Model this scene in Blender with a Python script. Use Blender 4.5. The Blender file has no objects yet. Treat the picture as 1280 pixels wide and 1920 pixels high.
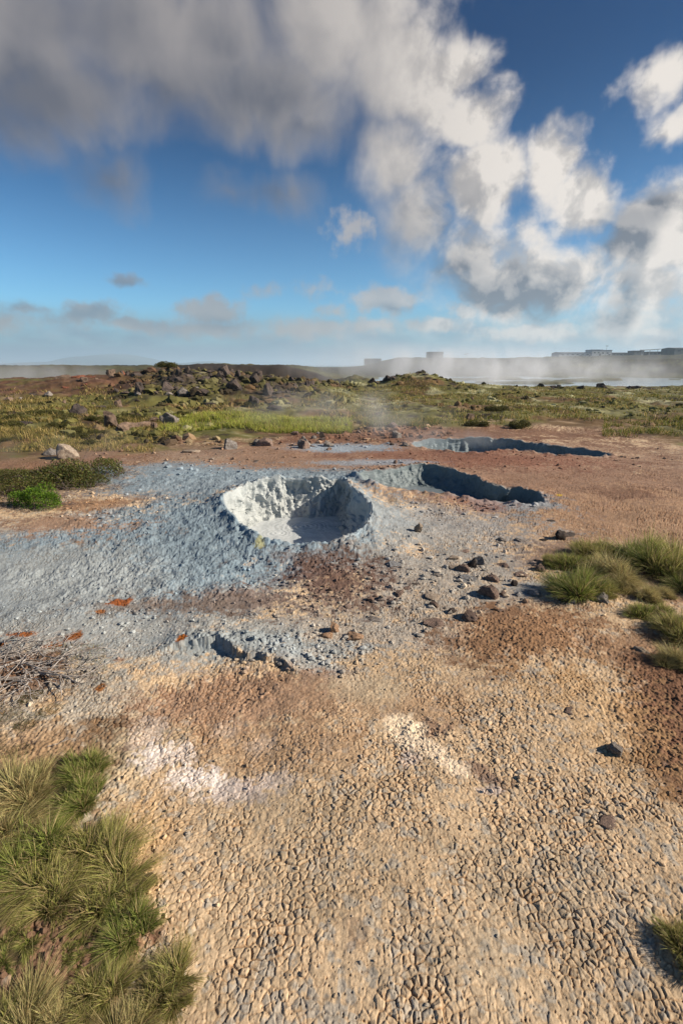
import bpy, math, random
import numpy as np
from mathutils import Vector, Matrix, Euler
R = math.radians
scene = bpy.context.scene
COL = scene.collection

# ------------------------------------------------------------------ camera
CAM_H, PITCH, FPX = 1.6, R(17.9), 853.0        # photo frame is 1280 x 1920 px
cp, sp = math.cos(PITCH), math.sin(PITCH)
cam = bpy.data.cameras.new('camera'); cam_o = bpy.data.objects.new('camera', cam); COL.objects.link(cam_o)
cam.sensor_fit = 'VERTICAL'; cam.sensor_height = 36.0; cam.lens = 36.0 * FPX / 1920.0
cam.clip_start = 0.05; cam.clip_end = 40000
cam_o.location = (0, 0, CAM_H); cam_o.rotation_euler = (math.pi/2 - PITCH, 0, 0)
scene.camera = cam_o
scene.render.resolution_x, scene.render.resolution_y = 682, 1024

# ------------------------------------------------------------------ light
SUN_EL, SUN_AZ = R(30), R(98)                  # azimuth measured from +Y (view) towards +X (right)
sun = bpy.data.lights.new('sun', 'SUN'); sun.energy = 5.0; sun.angle = R(0.5); sun.color = (1.0, 0.88, 0.72)
sun_o = bpy.data.objects.new('sun', sun); COL.objects.link(sun_o)
sd = Vector((math.sin(SUN_AZ)*math.cos(SUN_EL), math.cos(SUN_AZ)*math.cos(SUN_EL), math.sin(SUN_EL)))
sun_o.rotation_euler = sd.to_track_quat('Z', 'Y').to_euler(); sun_o.location = (30, 5, 20)
vs = scene.view_settings
vs.view_transform = 'Standard'; vs.look = 'None'; vs.gamma = 1.0; vs.exposure = 0.75; vs.use_curve_mapping = False
scene.cycles.volume_bounces = 1
scene.cycles.max_bounces = 6; scene.cycles.diffuse_bounces = 3
scene.cycles.volume_max_steps = 128
scene.cycles.use_denoising = True

# ------------------------------------------------------------------ node helper
class NT:
    def __init__(s, tree): s.t = tree; s.N = tree.nodes; s.L = tree.links
    def n(s, typ, **kw):
        nd = s.N.new(typ)
        for k, v in kw.items(): setattr(nd, k, v)
        return nd
    def put(s, sock, v):
        if v is None: return
        if hasattr(v, 'links') or isinstance(v, bpy.types.NodeSocket): s.L.new(v, sock)
        else:
            if isinstance(v, (tuple, list)) and len(v) == 3 and sock.type == 'RGBA': v = (*v, 1)
            sock.default_value = v
    def math(s, op, a, b=None, c=None, clamp=False):
        nd = s.n('ShaderNodeMath', operation=op, use_clamp=clamp)
        s.put(nd.inputs[0], a); s.put(nd.inputs[1], b); s.put(nd.inputs[2], c)
        return nd.outputs[0]
    def vmath(s, op, a, b=None):
        nd = s.n('ShaderNodeVectorMath', operation=op)
        s.put(nd.inputs[0], a); s.put(nd.inputs[1], b)
        return nd.outputs['Value'] if op in ('LENGTH', 'DOT_PRODUCT', 'DISTANCE') else nd.outputs[0]
    def scale(s, a, k):
        nd = s.n('ShaderNodeVectorMath', operation='SCALE'); s.put(nd.inputs[0], a); s.put(nd.inputs['Scale'], k); return nd.outputs[0]
    def mix(s, f, a, b, blend='MIX'):
        nd = s.n('ShaderNodeMix', data_type='RGBA', blend_type=blend)
        s.put(nd.inputs[0], f); s.put(nd.inputs[6], a); s.put(nd.inputs[7], b)
        return nd.outputs[2]
    def ramp(s, f, lo, hi, a=0.0, b=1.0, smooth=True):
        nd = s.n('ShaderNodeMapRange', interpolation_type='SMOOTHSTEP' if smooth else 'LINEAR')
        s.put(nd.inputs['Value'], f); nd.inputs['From Min'].default_value = lo; nd.inputs['From Max'].default_value = hi
        nd.inputs['To Min'].default_value = a; nd.inputs['To Max'].default_value = b
        return nd.outputs['Result']
    def noise(s, vec, scale, detail=4, rough=0.5, dist=0.0, out='Fac'):
        nd = s.n('ShaderNodeTexNoise'); s.put(nd.inputs['Vector'], vec)
        nd.inputs['Scale'].default_value = scale; nd.inputs['Detail'].default_value = detail
        nd.inputs['Roughness'].default_value = rough; nd.inputs['Distortion'].default_value = dist
        return nd.outputs[out]

# ------------------------------------------------------------------ projection helpers (used once, to place things in the world)
def ray(u, v):
    a, b = (u-640)/FPX, (960-v)/FPX
    return np.array([a, cp + b*sp, -sp + b*cp])
def G(u, v, z=0.0):
    d = ray(u, v); k = (z - CAM_H)/d[2]
    return d[0]*k, d[1]*k
def px2ae(u, v):
    d = ray(u, v); return math.atan2(d[0], d[1]), math.atan2(d[2], math.hypot(d[0], d[1]))

# ------------------------------------------------------------------ world: sky with clouds, a function of direction only
def build_world():
    w = bpy.data.worlds.new('World'); scene.world = w; w.use_nodes = True
    w.cycles.sampling_method = 'MANUAL'; w.cycles.sample_map_resolution = 256
    t = NT(w.node_tree); t.N.clear()
    geo = t.n('ShaderNodeNewGeometry') if False else None
    tc = t.n('ShaderNodeTexCoord'); gen = tc.outputs['Generated']
    sep = t.n('ShaderNodeSeparateXYZ'); t.put(sep.inputs[0], gen)
    az = t.math('ARCTAN2', sep.outputs[0], sep.outputs[1])
    el = t.math('ARCSINE', sep.outputs[2])
    cb = t.n('ShaderNodeCombineXYZ'); t.put(cb.inputs[0], az); t.put(cb.inputs[1], el)
    P = cb.outputs[0]
    sky = t.n('ShaderNodeTexSky', sky_type='NISHITA'); sky.sun_disc = False
    sky.sun_elevation = SUN_EL; sky.sun_rotation = SUN_AZ; sky.altitude = 100
    sky.air_density = 1.0; sky.dust_density = 0.6; sky.ozone_density = 2.0
    # clear sky: physical sky, deepened towards the top as a polarised blue
    deep = t.ramp(el, -0.02, 0.50)
    tint = t.mix(deep, (0.42, 0.76, 0.96), (0.018, 0.155, 0.30))
    clear = t.mix(1.0, sky.outputs[0], tint, 'MULTIPLY')

    def blob_group(name, blobs):
        g = bpy.data.node_groups.new(name, 'ShaderNodeTree')
        g.interface.new_socket('P', in_out='INPUT', socket_type='NodeSocketVector')
        g.interface.new_socket('F', in_out='OUTPUT', socket_type='NodeSocketFloat')
        q = NT(g); gi = q.n('NodeGroupInput'); go = q.n('NodeGroupOutput')
        acc = None
        for (u, v, ru, rv, rot, wgt) in blobs:
            a, e = px2ae(u, v)
            a1, e1 = px2ae(u+ru*0.5, v); a2, e2 = px2ae(u, v-rv*0.5)
            ra, re = 2*math.hypot(a1-a, e1-e), 2*math.hypot(a2-a, e2-e)
            tilt = math.atan2(e1-e, a1-a) + R(rot)
            m = q.n('ShaderNodeMapping', vector_type='TEXTURE')
            # each blob waits for the one before it, which keeps the shader's working memory small
            q.put(m.inputs['Vector'], gi.outputs[0] if acc is None else q.vmath('ADD', gi.outputs[0], q.math('MULTIPLY', acc, 1e-7)))
            m.inputs['Location'].default_value = (a, e, 0); m.inputs['Rotation'].default_value = (0, 0, tilt)
            m.inputs['Scale'].default_value = (ra, re, 1)
            ln = q.vmath('LENGTH', m.outputs[0])
            f = q.math('MULTIPLY_ADD', ln, -wgt, wgt)
            acc = f if acc is None else q.math('SMOOTH_MAX', acc, f, 0.12)
        q.put(go.inputs[0], acc)
        return g
    def use(g, vec):
        nd = t.n('ShaderNodeGroup'); nd.node_tree = g; t.put(nd.inputs[0], vec); return nd.outputs[0]
    # (u, v, radius u, radius v, rotation deg, weight) in photo pixels -> directions
    big = blob_group('cloud_forms', [
        (-60, 60, 440, 260, 0, 1.2), (300, 80, 350, 210, 0, 1.15), (100, 190, 320, 140, 0, .95),(520, 180, 240, 160, 0, 1.0), (640, 60, 230, 190, 0, 1.1), (-400, 150, 300, 200, 0, 1),
        (750, 130, 180, 150, -20, 1.3), (835, 125, 90, 85, 0, 1.2), (865, 220, 100, 75, 0, 1.1), (740, 310, 95, 130, 0, 1.1),
        (790, 400, 120, 120, 0, .9), (905, 350, 95, 120, 20, 1.3), (1025, 315, 72, 95, 0, 1.3), (1075, 385, 95, 100, 0, 1.2),
        (900, 480, 170, 90, 0, .8), (980, 530, 210, 80, 0, 1.2), (960, 570, 110, 50, 0, 1.0),
        (1230, 430, 130, 125, 0, 1.5), (1310, 420, 150, 110, 0, 1.4), (1210, 540, 150, 100, 0, 1.0), (1170, 600, 80, 70, 0, .8),(1450, 480, 260, 220, 0, 1.2),
        (1260, 130, 110, 70, 25, .8), (1265, 215, 70, 45, 20, .7), (210, 340, 90, 55, 0, .45), (520, 375, 80, 50, 0, .5),(430, 365, 60, 40, 0, .4),
    ])
    small = blob_group('cloud_puffs', [
        (725, 562, 85, 34, 0, 1.0), (662, 430, 55, 40, 0, .55), (400, 583, 75, 34, 0, 1.0), (170, 592, 90, 28, 0, .8), (235, 526, 42, 18, 0, .7),
        (45, 580, 50, 18, 0, .6), (0, 605, 90, 26, 0, .7), (590, 543, 40, 22, 0, .35), (495, 543, 35, 18, 0, .35), (240, 607, 60, 18, 0, .8),
        (580, 618, 120, 24, 0, .8), (625, 583, 40, 16, 0, .5), (870, 585, 60, 26, 0, .6), (1230, 645, 70, 18, 0, 1.0), (1165, 600, 36, 46, 10, 1.2),
        (700, 612, 90, 20, 0, .7), (820, 610, 90, 18, 0, .8), (1000, 622, 160, 24, 0, .8), (1200, 625, 160, 24, 0, .6), (-200, 590, 200, 30, 0, .8), (1500, 600, 200, 40, 0, .9), (380, 615, 160, 22, 0, .7)])
    dark = blob_group('cloud_shade', [
        (-60, 190, 420, 150, 0, 1.3), (120, 60, 230, 150, 0, .6), (300, 180, 130, 110, 0, .6), (470, 190, 200, 110, 0, .9), (560, 240, 150, 60, 0, .7),
        (420, 90, 90, 90, 0, .5), (790, 440, 120, 90, 0, .6), (960, 548, 160, 55, -8, 1.5), (850, 500, 110, 60, 0, .8), (1165, 430, 80, 70, 25, 1.5), (1220, 400, 70, 50, 0, 1.1),
        (1160, 590, 44, 60, 0, 1.3), (1240, 648, 80, 16, 0, 1.0), (200, 598, 120, 20, 0, .8), (235, 526, 50, 24, 0, 1.0), (45, 580, 60, 24, 0, 1.0), (430, 600, 60, 16, 0, .7), (-300, 600, 300, 40, 0, .8),
        (200, 340, 120, 80, 0, 1.0), (480, 375, 150, 60, 0, .8), (730, 576, 70, 14, 0, .5)])
    # warp and noise: soft long streaks rising towards the top, crisp billows lower right
    n1 = t.noise(P, 3.6, 2, .5, out='Color')
    n2 = t.noise(P, 15, 3, .6, out='Color')
    wv = t.vmath('SUBTRACT', n1, (.5, .5, .5)); wv2 = t.vmath('SUBTRACT', n2, (.5, .5, .5))
    warp = t.vmath('ADD', t.scale(wv, .075), t.scale(wv2, .055))
    PW = t.vmath('ADD', P, t.vmath('MULTIPLY', warp, (1, 1, 0)))
    leftness = t.ramp(az, -.02, .24)
    def stretched(vec):
        m = t.n('ShaderNodeMapping'); t.put(m.inputs[0], vec); m.inputs['Scale'].default_value = (1, .72, 1); m.inputs['Rotation'].default_value = (0, 0, R(-12)); return m.outputs[0]
    def fmix(f, a, b):
        nd = t.n('ShaderNodeMix', data_type='FLOAT'); t.put(nd.inputs[0], f); t.put(nd.inputs[2], a); t.put(nd.inputs[3], b); return nd.outputs[0]
    def detail(vec):
        return fmix(leftness, t.noise(stretched(vec), 7.5, 4, .52, .4), t.noise(vec, 13, 6, .58, .25))
    sunoff = (.030, .022, 0)
    P2 = t.vmath('ADD', P, sunoff)
    d0, d1 = detail(P), detail(P2)
    FB = use(big, PW)
    F0 = t.math('ADD', FB, t.math('MULTIPLY_ADD', d0, fmix(leftness, 1.4, 1.5), fmix(leftness, -.66, -.78)))
    soft = t.ramp(az, .0, .3, .85, .62, False)
    D = t.n('ShaderNodeMapRange', interpolation_type='SMOOTHSTEP'); t.put(D.inputs['Value'], F0)
    D.inputs['From Min'].default_value = -.10; t.put(D.inputs['From Max'], soft)
    D = t.math('MULTIPLY', D.outputs['Result'], fmix(leftness, .93, .97))
    # small puffs keep closer to their own place
    PF = t.vmath('ADD', P, t.vmath('MULTIPLY', t.scale(wv2, .030), (1, 1, 0)))
    dn = t.noise(P, 34, 3, .6)
    S0 = t.math('ADD', use(small, PF), t.math('MULTIPLY_ADD', dn, 1.3, -.64))
    DS = t.math('MULTIPLY', t.ramp(S0, -.1, .6), .80)
    DT = t.math('MAXIMUM', D, DS)
    sh = use(dark, PW)
    sh = t.ramp(t.math('ADD', sh, t.math('MULTIPLY_ADD', d0, 1.1, -.55)), -.45, 1.05)
    emb = t.ramp(t.math('MULTIPLY', t.math('SUBTRACT', d1, d0), fmix(leftness, .55, 1.0)), -.16, .16)
    thin = t.ramp(F0, .9, .1)                      # thin edges of a cloud glow less and let blue through
    dk = t.math('MULTIPLY_ADD', sh, .88, t.math('MULTIPLY_ADD', emb, fmix(leftness, .55, .70), fmix(leftness, -.14, -.22)), clamp=True)
    hi = t.ramp(az, -.25, .40)
    lit = t.mix(hi, (2.5, 2.3, 2.2), (5.2, 4.8, 4.4))
    shd = t.mix(t.ramp(el, .04, .36), (1.2, 1.4, 1.7), (.86, .88, 1.05))
    ccol = t.mix(dk, lit, shd)
    # low bank of stratus along the horizon, thickest just above it
    bank = t.math('MULTIPLY', t.ramp(el, .115, .05), t.ramp(el, -.06, -.03))
    bn = t.math('MAXIMUM', t.ramp(t.noise(t.vmath('MULTIPLY', P, (1, 2.2, 1)), 9, 4, .55), .30, .70), t.ramp(el, .055, .02))
    bank = t.math('MULTIPLY', bank, t.math('MULTIPLY_ADD', bn, .40, .50), clamp=True)
    bcol = t.mix(t.math('MULTIPLY', t.ramp(t.noise(t.vmath('MULTIPLY', P, (1, 2.0, 1)), 13, 4, .6), .45, .70), t.ramp(el, .01, .06)), t.mix(hi, (1.15, 1.7, 2.3), (1.6, 2.1, 2.7)), t.mix(hi, (1.8, 2.2, 2.7), (2.9, 3.1, 3.4)))
    col = t.mix(bank, clear, bcol)
    col = t.mix(DT, col, ccol)
    bg = t.n('ShaderNodeBackground'); t.put(bg.inputs[0], col); bg.inputs[1].default_value = 0.1
    out = t.n('ShaderNodeOutputWorld'); t.L.new(bg.outputs[0], out.inputs[0])
build_world()

# ------------------------------------------------------------------ numpy noise
M32 = np.int64(0xffffffff)
def _h(ix, iy, iz, seed):
    h = (ix*374761393 + iy*668265263 + iz*2147483647 + seed*1442695041) & M32
    h = ((h ^ (h >> 13))*1274126177) & M32
    h = ((h ^ (h >> 15))*2246822519) & M32
    h ^= h >> 16
    return h
def h01(ix, iy, iz=0, seed=0): return _h(ix, iy, np.int64(iz) if np.isscalar(iz) else iz, seed).astype(np.float64)/4294967296.0
def vn2(x, y, seed=0):
    """value noise in -1..1"""
    fx, fy = np.floor(x), np.floor(y); ix, iy = fx.astype(np.int64), fy.astype(np.int64)
    tx, ty = x-fx, y-fy; tx = tx*tx*tx*(tx*(tx*6-15)+10); ty = ty*ty*ty*(ty*(ty*6-15)+10)
    a = h01(ix, iy, 0, seed); b = h01(ix+1, iy, 0, seed); c = h01(ix, iy+1, 0, seed); d = h01(ix+1, iy+1, 0, seed)
    return ((a+(b-a)*tx)*(1-ty) + (c+(d-c)*tx)*ty)*2-1
def fbm2(x, y, s, o=4, seed=0, g=.5):
    x = np.asarray(x, float)/s; y = np.asarray(y, float)/s; r = 0; a = 1; n = 0
    for k in range(o):
        r = r + a*vn2(x*math.cos(k)+y*math.sin(k)+k*17.3, y*math.cos(k)-x*math.sin(k)-k*9.1, seed+k); n += a; a *= g; x = x*2.03; y = y*2.03
    return r/n*1.5
def vn3(x, y, z, seed=0):
    fx, fy, fz = np.floor(x), np.floor(y), np.floor(z); ix, iy, iz = fx.astype(np.int64), fy.astype(np.int64), fz.astype(np.int64)
    tx, ty, tz = x-fx, y-fy, z-fz; tx = tx*tx*(3-2*tx); ty = ty*ty*(3-2*ty); tz = tz*tz*(3-2*tz)
    r = 0
    for k in (0, 1):
        a = h01(ix, iy, iz+k, seed); b = h01(ix+1, iy, iz+k, seed); c = h01(ix, iy+1, iz+k, seed); d = h01(ix+1, iy+1, iz+k, seed)
        v = (a+(b-a)*tx)*(1-ty) + (c+(d-c)*tx)*ty
        r = r + v*(tz if k else 1-tz)
    return r*2-1
def fbm3(p, s, o=4, seed=0, g=.5):
    q = p/s; r = 0; a = 1; n = 0
    for k in range(o):
        r = r + a*vn3(q[..., 0]+k*3.7, q[..., 1]+k*1.3, q[..., 2]-k*5.1, seed+k); n += a; a *= g; q = q*2.03
    return r/n*1.5
def ss(a, b, x):
    t = np.clip((x-a)/(b-a), 0, 1); return t*t*(3-2*t)
def voro(x, y, s, seed=0, jit=.85, pair=False):
    """-> F1, distance to cell border (m), cell hashes r1 r2 r3, offset to the cell point dx dy"""
    X = x/s; Y = y/s; cx, cy = np.floor(X).astype(np.int64), np.floor(Y).astype(np.int64)
    f1 = np.full(X.shape, 9.); f2 = np.full(X.shape, 9.); p1x = np.zeros_like(X); p1y = np.zeros_like(X); p2x = np.zeros_like(X); p2y = np.zeros_like(X)
    i1 = np.zeros_like(cx); j1 = np.zeros_like(cx); i2 = np.zeros_like(cx); j2 = np.zeros_like(cx)
    for i in (-1, 0, 1):
        for j in (-1, 0, 1):
            a, b = cx+i, cy+j
            hh = _h(a, b, np.int64(0), seed)
            px = a+.5+jit*((hh & 0xffff)/65536.-.5); py = b+.5+jit*((hh >> 16)/65536.-.5)
            d = np.hypot(px-X, py-Y)
            m = d < f1; m2 = (~m) & (d < f2)
            f2 = np.where(m, f1, np.where(m2, d, f2)); p2x = np.where(m, p1x, np.where(m2, px, p2x)); p2y = np.where(m, p1y, np.where(m2, py, p2y))
            f1 = np.where(m, d, f1); p1x = np.where(m, px, p1x); p1y = np.where(m, py, p1y); i2 = np.where(m, i1, np.where(m2, a, i2)); j2 = np.where(m, j1, np.where(m2, b, j2)); i1 = np.where(m, a, i1); j1 = np.where(m, b, j1)
    bd = (f2*f2-f1*f1)/(2*np.maximum(np.hypot(p2x-p1x, p2y-p1y), .05))
    hh = _h(i1, j1, np.int64(0), seed+77)
    if pair:      # one number per border between two cells, so some cracks can stay shut
        ph = (_h(i1+i2, j1+j2, np.int64(3), seed+5) & 1023)/1023.
        return f1*s, bd*s, (hh & 1023)/1023., ((hh >> 10) & 1023)/1023., ((hh >> 20) & 1023)/1023., (X-p1x)*s, (Y-p1y)*s, ph
    return f1*s, bd*s, (hh & 1023)/1023., ((hh >> 10) & 1023)/1023., ((hh >> 20) & 1023)/1023., (X-p1x)*s, (Y-p1y)*s

# ------------------------------------------------------------------ craters: rim outlines in world coordinates
def catmull(pts, n):
    P = np.array(pts, float); m = len(P); out = []
    seg = n//m
    for i in range(m):
        p0, p1, p2, p3 = P[(i-1) % m], P[i], P[(i+1) % m], P[(i+2) % m]
        for k in range(seg):
            t = k/seg
            out.append(.5*((2*p1)+(-p0+p2)*t+(2*p0-5*p1+4*p2-p3)*t*t+(-p0+3*p1-3*p2+p3)*t**3))
    return np.array(out)
def rim(pts, n=420):
    w = [(*G(u, v, z), z) for (u, v, z) in pts]
    return catmull(w, n)
# u, v, height of the lip
RIM1 = rim([(415, 938, .13), (440, 914, .17), (490, 899, .20), (540, 893, .22), (600, 896, .20), (640, 899, .16), (656, 908, .17), (668, 916, .20), (694, 942, .18), (694, 972, .13),
            (665, 1000, .10), (610, 1018, .06), (545, 1020, .06), (490, 1010, .08), (445, 980, .10)])
RIM2 = rim([(668, 890, .10), (715, 881, .10), (765, 872, .11), (805, 869, .12), (850, 880, .09), (885, 890, .07), (915, 906, .05), (955, 914, .03), (1000, 920, .02),
            (1022, 934, .01), (1003, 944, .01), (940, 939, .01), (870, 932, .02), (800, 924, .03), (735, 916, .06), (690, 905, .12)])
RIM3 = rim([(772, 830, .02), (830, 823, .05), (900, 822, .05), (970, 827, .05), (1020, 834, .03), (1080, 840, .02), (1142, 849, .01), (1125, 855, .0), (1050, 853, .0),
            (990, 846, .01), (945, 842, .02), (900, 848, .02), (840, 846, .01), (790, 839, .01)])
PIT = [dict(rim=RIM1, a=G(555, 990, -.28), b=G(600, 990, -.28), floor=-.28, k=.60, lipw=.34, ov=.04),
       dict(rim=RIM2, a=G(760, 915, -.12), b=G(965, 930, -.08), floor=-.17, k=.42, lipw=.22, ov=.09),
       dict(rim=RIM3, a=G(850, 836, -.1), b=G(1060, 847, -.05), floor=-.22, k=.5, lipw=.3, ov=.13)]
def pit_sd(pit, x, y):
    """signed distance (negative inside) and lip height of the closest rim point"""
    r = pit['rim']; c = r[:, :2].mean(0); rad = np.hypot(r[:, 0]-c[0], r[:, 1]-c[1]).max()
    sd_ = np.full(x.shape, 99.); lz = np.zeros(x.shape)
    m = np.hypot(x-c[0], y-c[1]) < rad+2.2
    if not m.any(): return sd_, lz
    xs, ys = x[m], y[m]
    best = np.full(xs.shape, 1e9); bz = np.zeros(xs.shape); ins = np.zeros(xs.shape, bool)
    rr = r[::4] if len(xs) > 2000 else r
    n = len(rr)
    for i in range(n):
        ax, ay, az_ = rr[i]; bx, by, bz_ = rr[(i+1) % n]
        ex, ey = bx-ax, by-ay; t = np.clip(((xs-ax)*ex+(ys-ay)*ey)/(ex*ex+ey*ey+1e-12), 0, 1)
        d = (xs-ax-ex*t)**2+(ys-ay-ey*t)**2
        q = d < best; best = np.where(q, d, best); bz = np.where(q, az_+(bz_-az_)*t, bz)
        cond = ((ay > ys) != (by > ys)) & (xs < (bx-ax)*(ys-ay)/(by-ay+1e-15)+ax)
        ins ^= cond
    d = np.sqrt(best); sd_[m] = np.where(ins, -d, d); lz[m] = bz
    return sd_, lz

# ------------------------------------------------------------------ terrain
def poly_d(x, y, pts):
    best = np.full(x.shape, 1e9); side = np.zeros(x.shape)
    for (a, b) in zip(pts[:-1], pts[1:]):
        ex, ey = b[0]-a[0], b[1]-a[1]; t = np.clip(((x-a[0])*ex+(y-a[1])*ey)/(ex*ex+ey*ey), 0, 1)
        d = np.hypot(x-a[0]-ex*t, y-a[1]-ey*t); q = d < best
        best = np.where(q, d, best); side = np.where(q, np.sign((x-a[0])*ey-(y-a[1])*ex), side)
    return best, side
EDGE = [(-500, 905), (-250, 870), (0, 862), (100, 860), (250, 850), (330, 838), (430, 832), (560, 815), (700, 800), (830, 800), (1080, 800), (1180, 815), (1280, 832), (1500, 860), (1900, 900)]
EX = np.array([G(u, v)[0]/G(u, v)[1] for u, v in EDGE]); EY = np.array([G(u, v)[1] for u, v in EDGE])
def uX(u): return (u-640)/896.
CREST_X = [uX(u) for u in (-500, -200, 0, 100, 200, 250, 330, 400, 480, 540, 600, 650, 720)]
CREST_Z = [.1, .35, .55, .68, .80, 1.0, 1.08, .85, .75, .55, .38, .15, .0]
SCARP = [G(u, v) for u, v in ((300, 1222), (350, 1208), (420, 1212), (470, 1234), (530, 1243), (575, 1262), (600, 1290))]
def H(x, y):
    x = np.asarray(x, float); y = np.asarray(y, float); sh = x.shape
    x = x.ravel(); y = y.ravel(); yy = np.maximum(y, .3); X = x/yy
    z = .022*fbm2(x, y, 1.4, 3, 5) + .006*fbm2(x, y, .3, 2, 9)
    z = z*ss(60, 30, y) + 0
    # low broken crust step in front of the pots
    m = (y < 6) & (y > 0)
    if m.any():
        d, s = poly_d(x[m], y[m]+.03*fbm2(x[m], y[m], .12, 3, 31), SCARP)
        up = np.where(s < 0, ss(.45, 0, d)*.042, -.02*ss(.0, .03, d)*ss(1.2, .3, d))
        e0 = ss(SCARP[0][0]-.1, SCARP[0][0]+.25, x[m])*ss(SCARP[-1][0]+.0, SCARP[-1][0]-.4, x[m])
        z[m] += e0*up*(1+.35*fbm2(x[m], y[m], .08, 3, 33))
    ye = np.interp(X, EX, EY)
    veg = ss(-.5, 2.2, y-ye)
    far = ss(9, 14, y)
    hum = (.10*fbm2(x, y, 1.3, 4, 40)+.05*np.abs(fbm2(x, y, .5, 3, 44)))*veg*ss(80, 40, y)
    z = z + hum + veg*.05
    # rocky ridge on the left
    cz = np.interp(X, CREST_X, CREST_Z)
    rr = fbm2(x, y, 3.0, 5, 50, .55)
    z += cz*ss(16.5, 30, y+2.2*rr)*ss(46, 33, y)*(1+.0*rr) + .13*rr*ss(18, 24, y)*ss(44, 34, y)*np.clip(cz, 0, 1)
    z += .30*np.abs(fbm2(x, y, .9, 4, 55, .6))*np.clip(cz, 0, 1)*ss(19, 25, y)*ss(40, 33, y)*ss(-.5, -.35, X)
    # moss covered mound right of centre
    g = np.exp(-((x-5.1)/2.1)**2-((y-32)/3.2)**2); g2 = np.exp(-((x-6.0)/5.5)**2-((y-31)/4.5)**2)
    z += .72*g + .34*g2 + .10*g*fbm2(x, y, .8, 4, 60)
    g3 = np.exp(-((x-uX(668)*62)/3.0)**2-((y-62)/4)**2); z += 1.3*g3*(1+.3*fbm2(x, y, 1.2, 4, 66))
    # basin beyond
    base = -1.15*ss(34, 50, y)
    plat = ss(.03, -.13, X+.02*fbm2(x, y, 9, 3, 74))
    scarp = 2.38*ss(60, 67, y+2.*fbm2(x, y, 6, 3, 70))
    ramp_ = 2.2*ss(36, 75, y)
    lw = ss(-.28, -.42, X)
    z += base + plat*(scarp*(1-lw)+ramp_*lw)*(1-ss(260, 600, y))+plat*.45*np.abs(fbm2(x, y, 7, 4, 73, .6))*ss(58, 66, y)*ss(400, 200, y)
    z += .25*fbm2(x, y, 14, 4, 80)*ss(50, 90, y)*ss(2500, 500, y)
    # far ridge to the right that carries the buildings
    rx = ss(-.0, .13, X)
    top = np.interp(X, [-.2, 0, .12, .3, .5, .72, 1.2], [0, 6.5, 8.6, 8.2, 9.6, 11.5, 9])
    z += rx*(top*(.45*ss(130, 190, y+14*fbm2(x, y, 40, 3, 90))*ss(.25, .5, X)+.0)+top*(1-.45*ss(.25, .5, X))*ss(230, 440, y))*(1+.05*fbm2(x, y, 30, 4, 95))
    z += rx*1.0*ss(360, 430, y)*np.abs(fbm2(x, y, 12, 3, 96))*ss(900, 500, y)
    # pond bed, broken by low islands
    pd = np.hypot((x-36)/44., (y-92)/34.)+.18*fbm2(x, y, 16, 4, 100)
    z -= .55*ss(1.15, .85, pd)*(1-1.1*ss(.2, .55, fbm2(x, y, 9, 3, 104)))
    z -= 7*ss(700, 1500, y)*1.0 + rx*7*ss(700, 1500, y)
    # crater lips
    for p in PIT:
        d, lz = pit_sd(p, x, y)
        wob = p['lipw']*(1+.35*fbm2(x, y, .25, 3, 120))
        z += np.where(d < 90, lz*np.exp(-np.maximum(d, 0)/wob*1.15), 0)
        nr = np.abs(d) < .3
        if nr.any(): z[nr] += (.034*fbm2(x[nr], y[nr], .14, 4, 130)+.008*fbm2(x[nr], y[nr], .045, 2, 133))*np.exp(-(d[nr]/.10)**2)
        z -= np.where(d < 90, np.clip(-d-.03, 0, .6)*1.5, 0)
    return z.reshape(sh)
def Hs(x, y): return float(H(np.array([x]), np.array([y]))[0])

def ell(x, y, u, v, ru, rv, rot=0, wx=0, wy=0):
    cx, cy = G(u, v); ex = abs(G(u+ru, v)[0]-cx); ey = max(abs(G(u, v-rv)[1]-G(u, v+rv)[1])/2, .01)
    X, Y = x-cx+wx*ex, y-cy+wy*ey
    c, s = math.cos(R(rot)), math.sin(R(rot))
    return np.hypot((X*c+Y*s)/ex, (-X*s+Y*c)/ey)

TAN = (.485, .360, .232)
BLUE = (.195, .258, .305)
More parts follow.
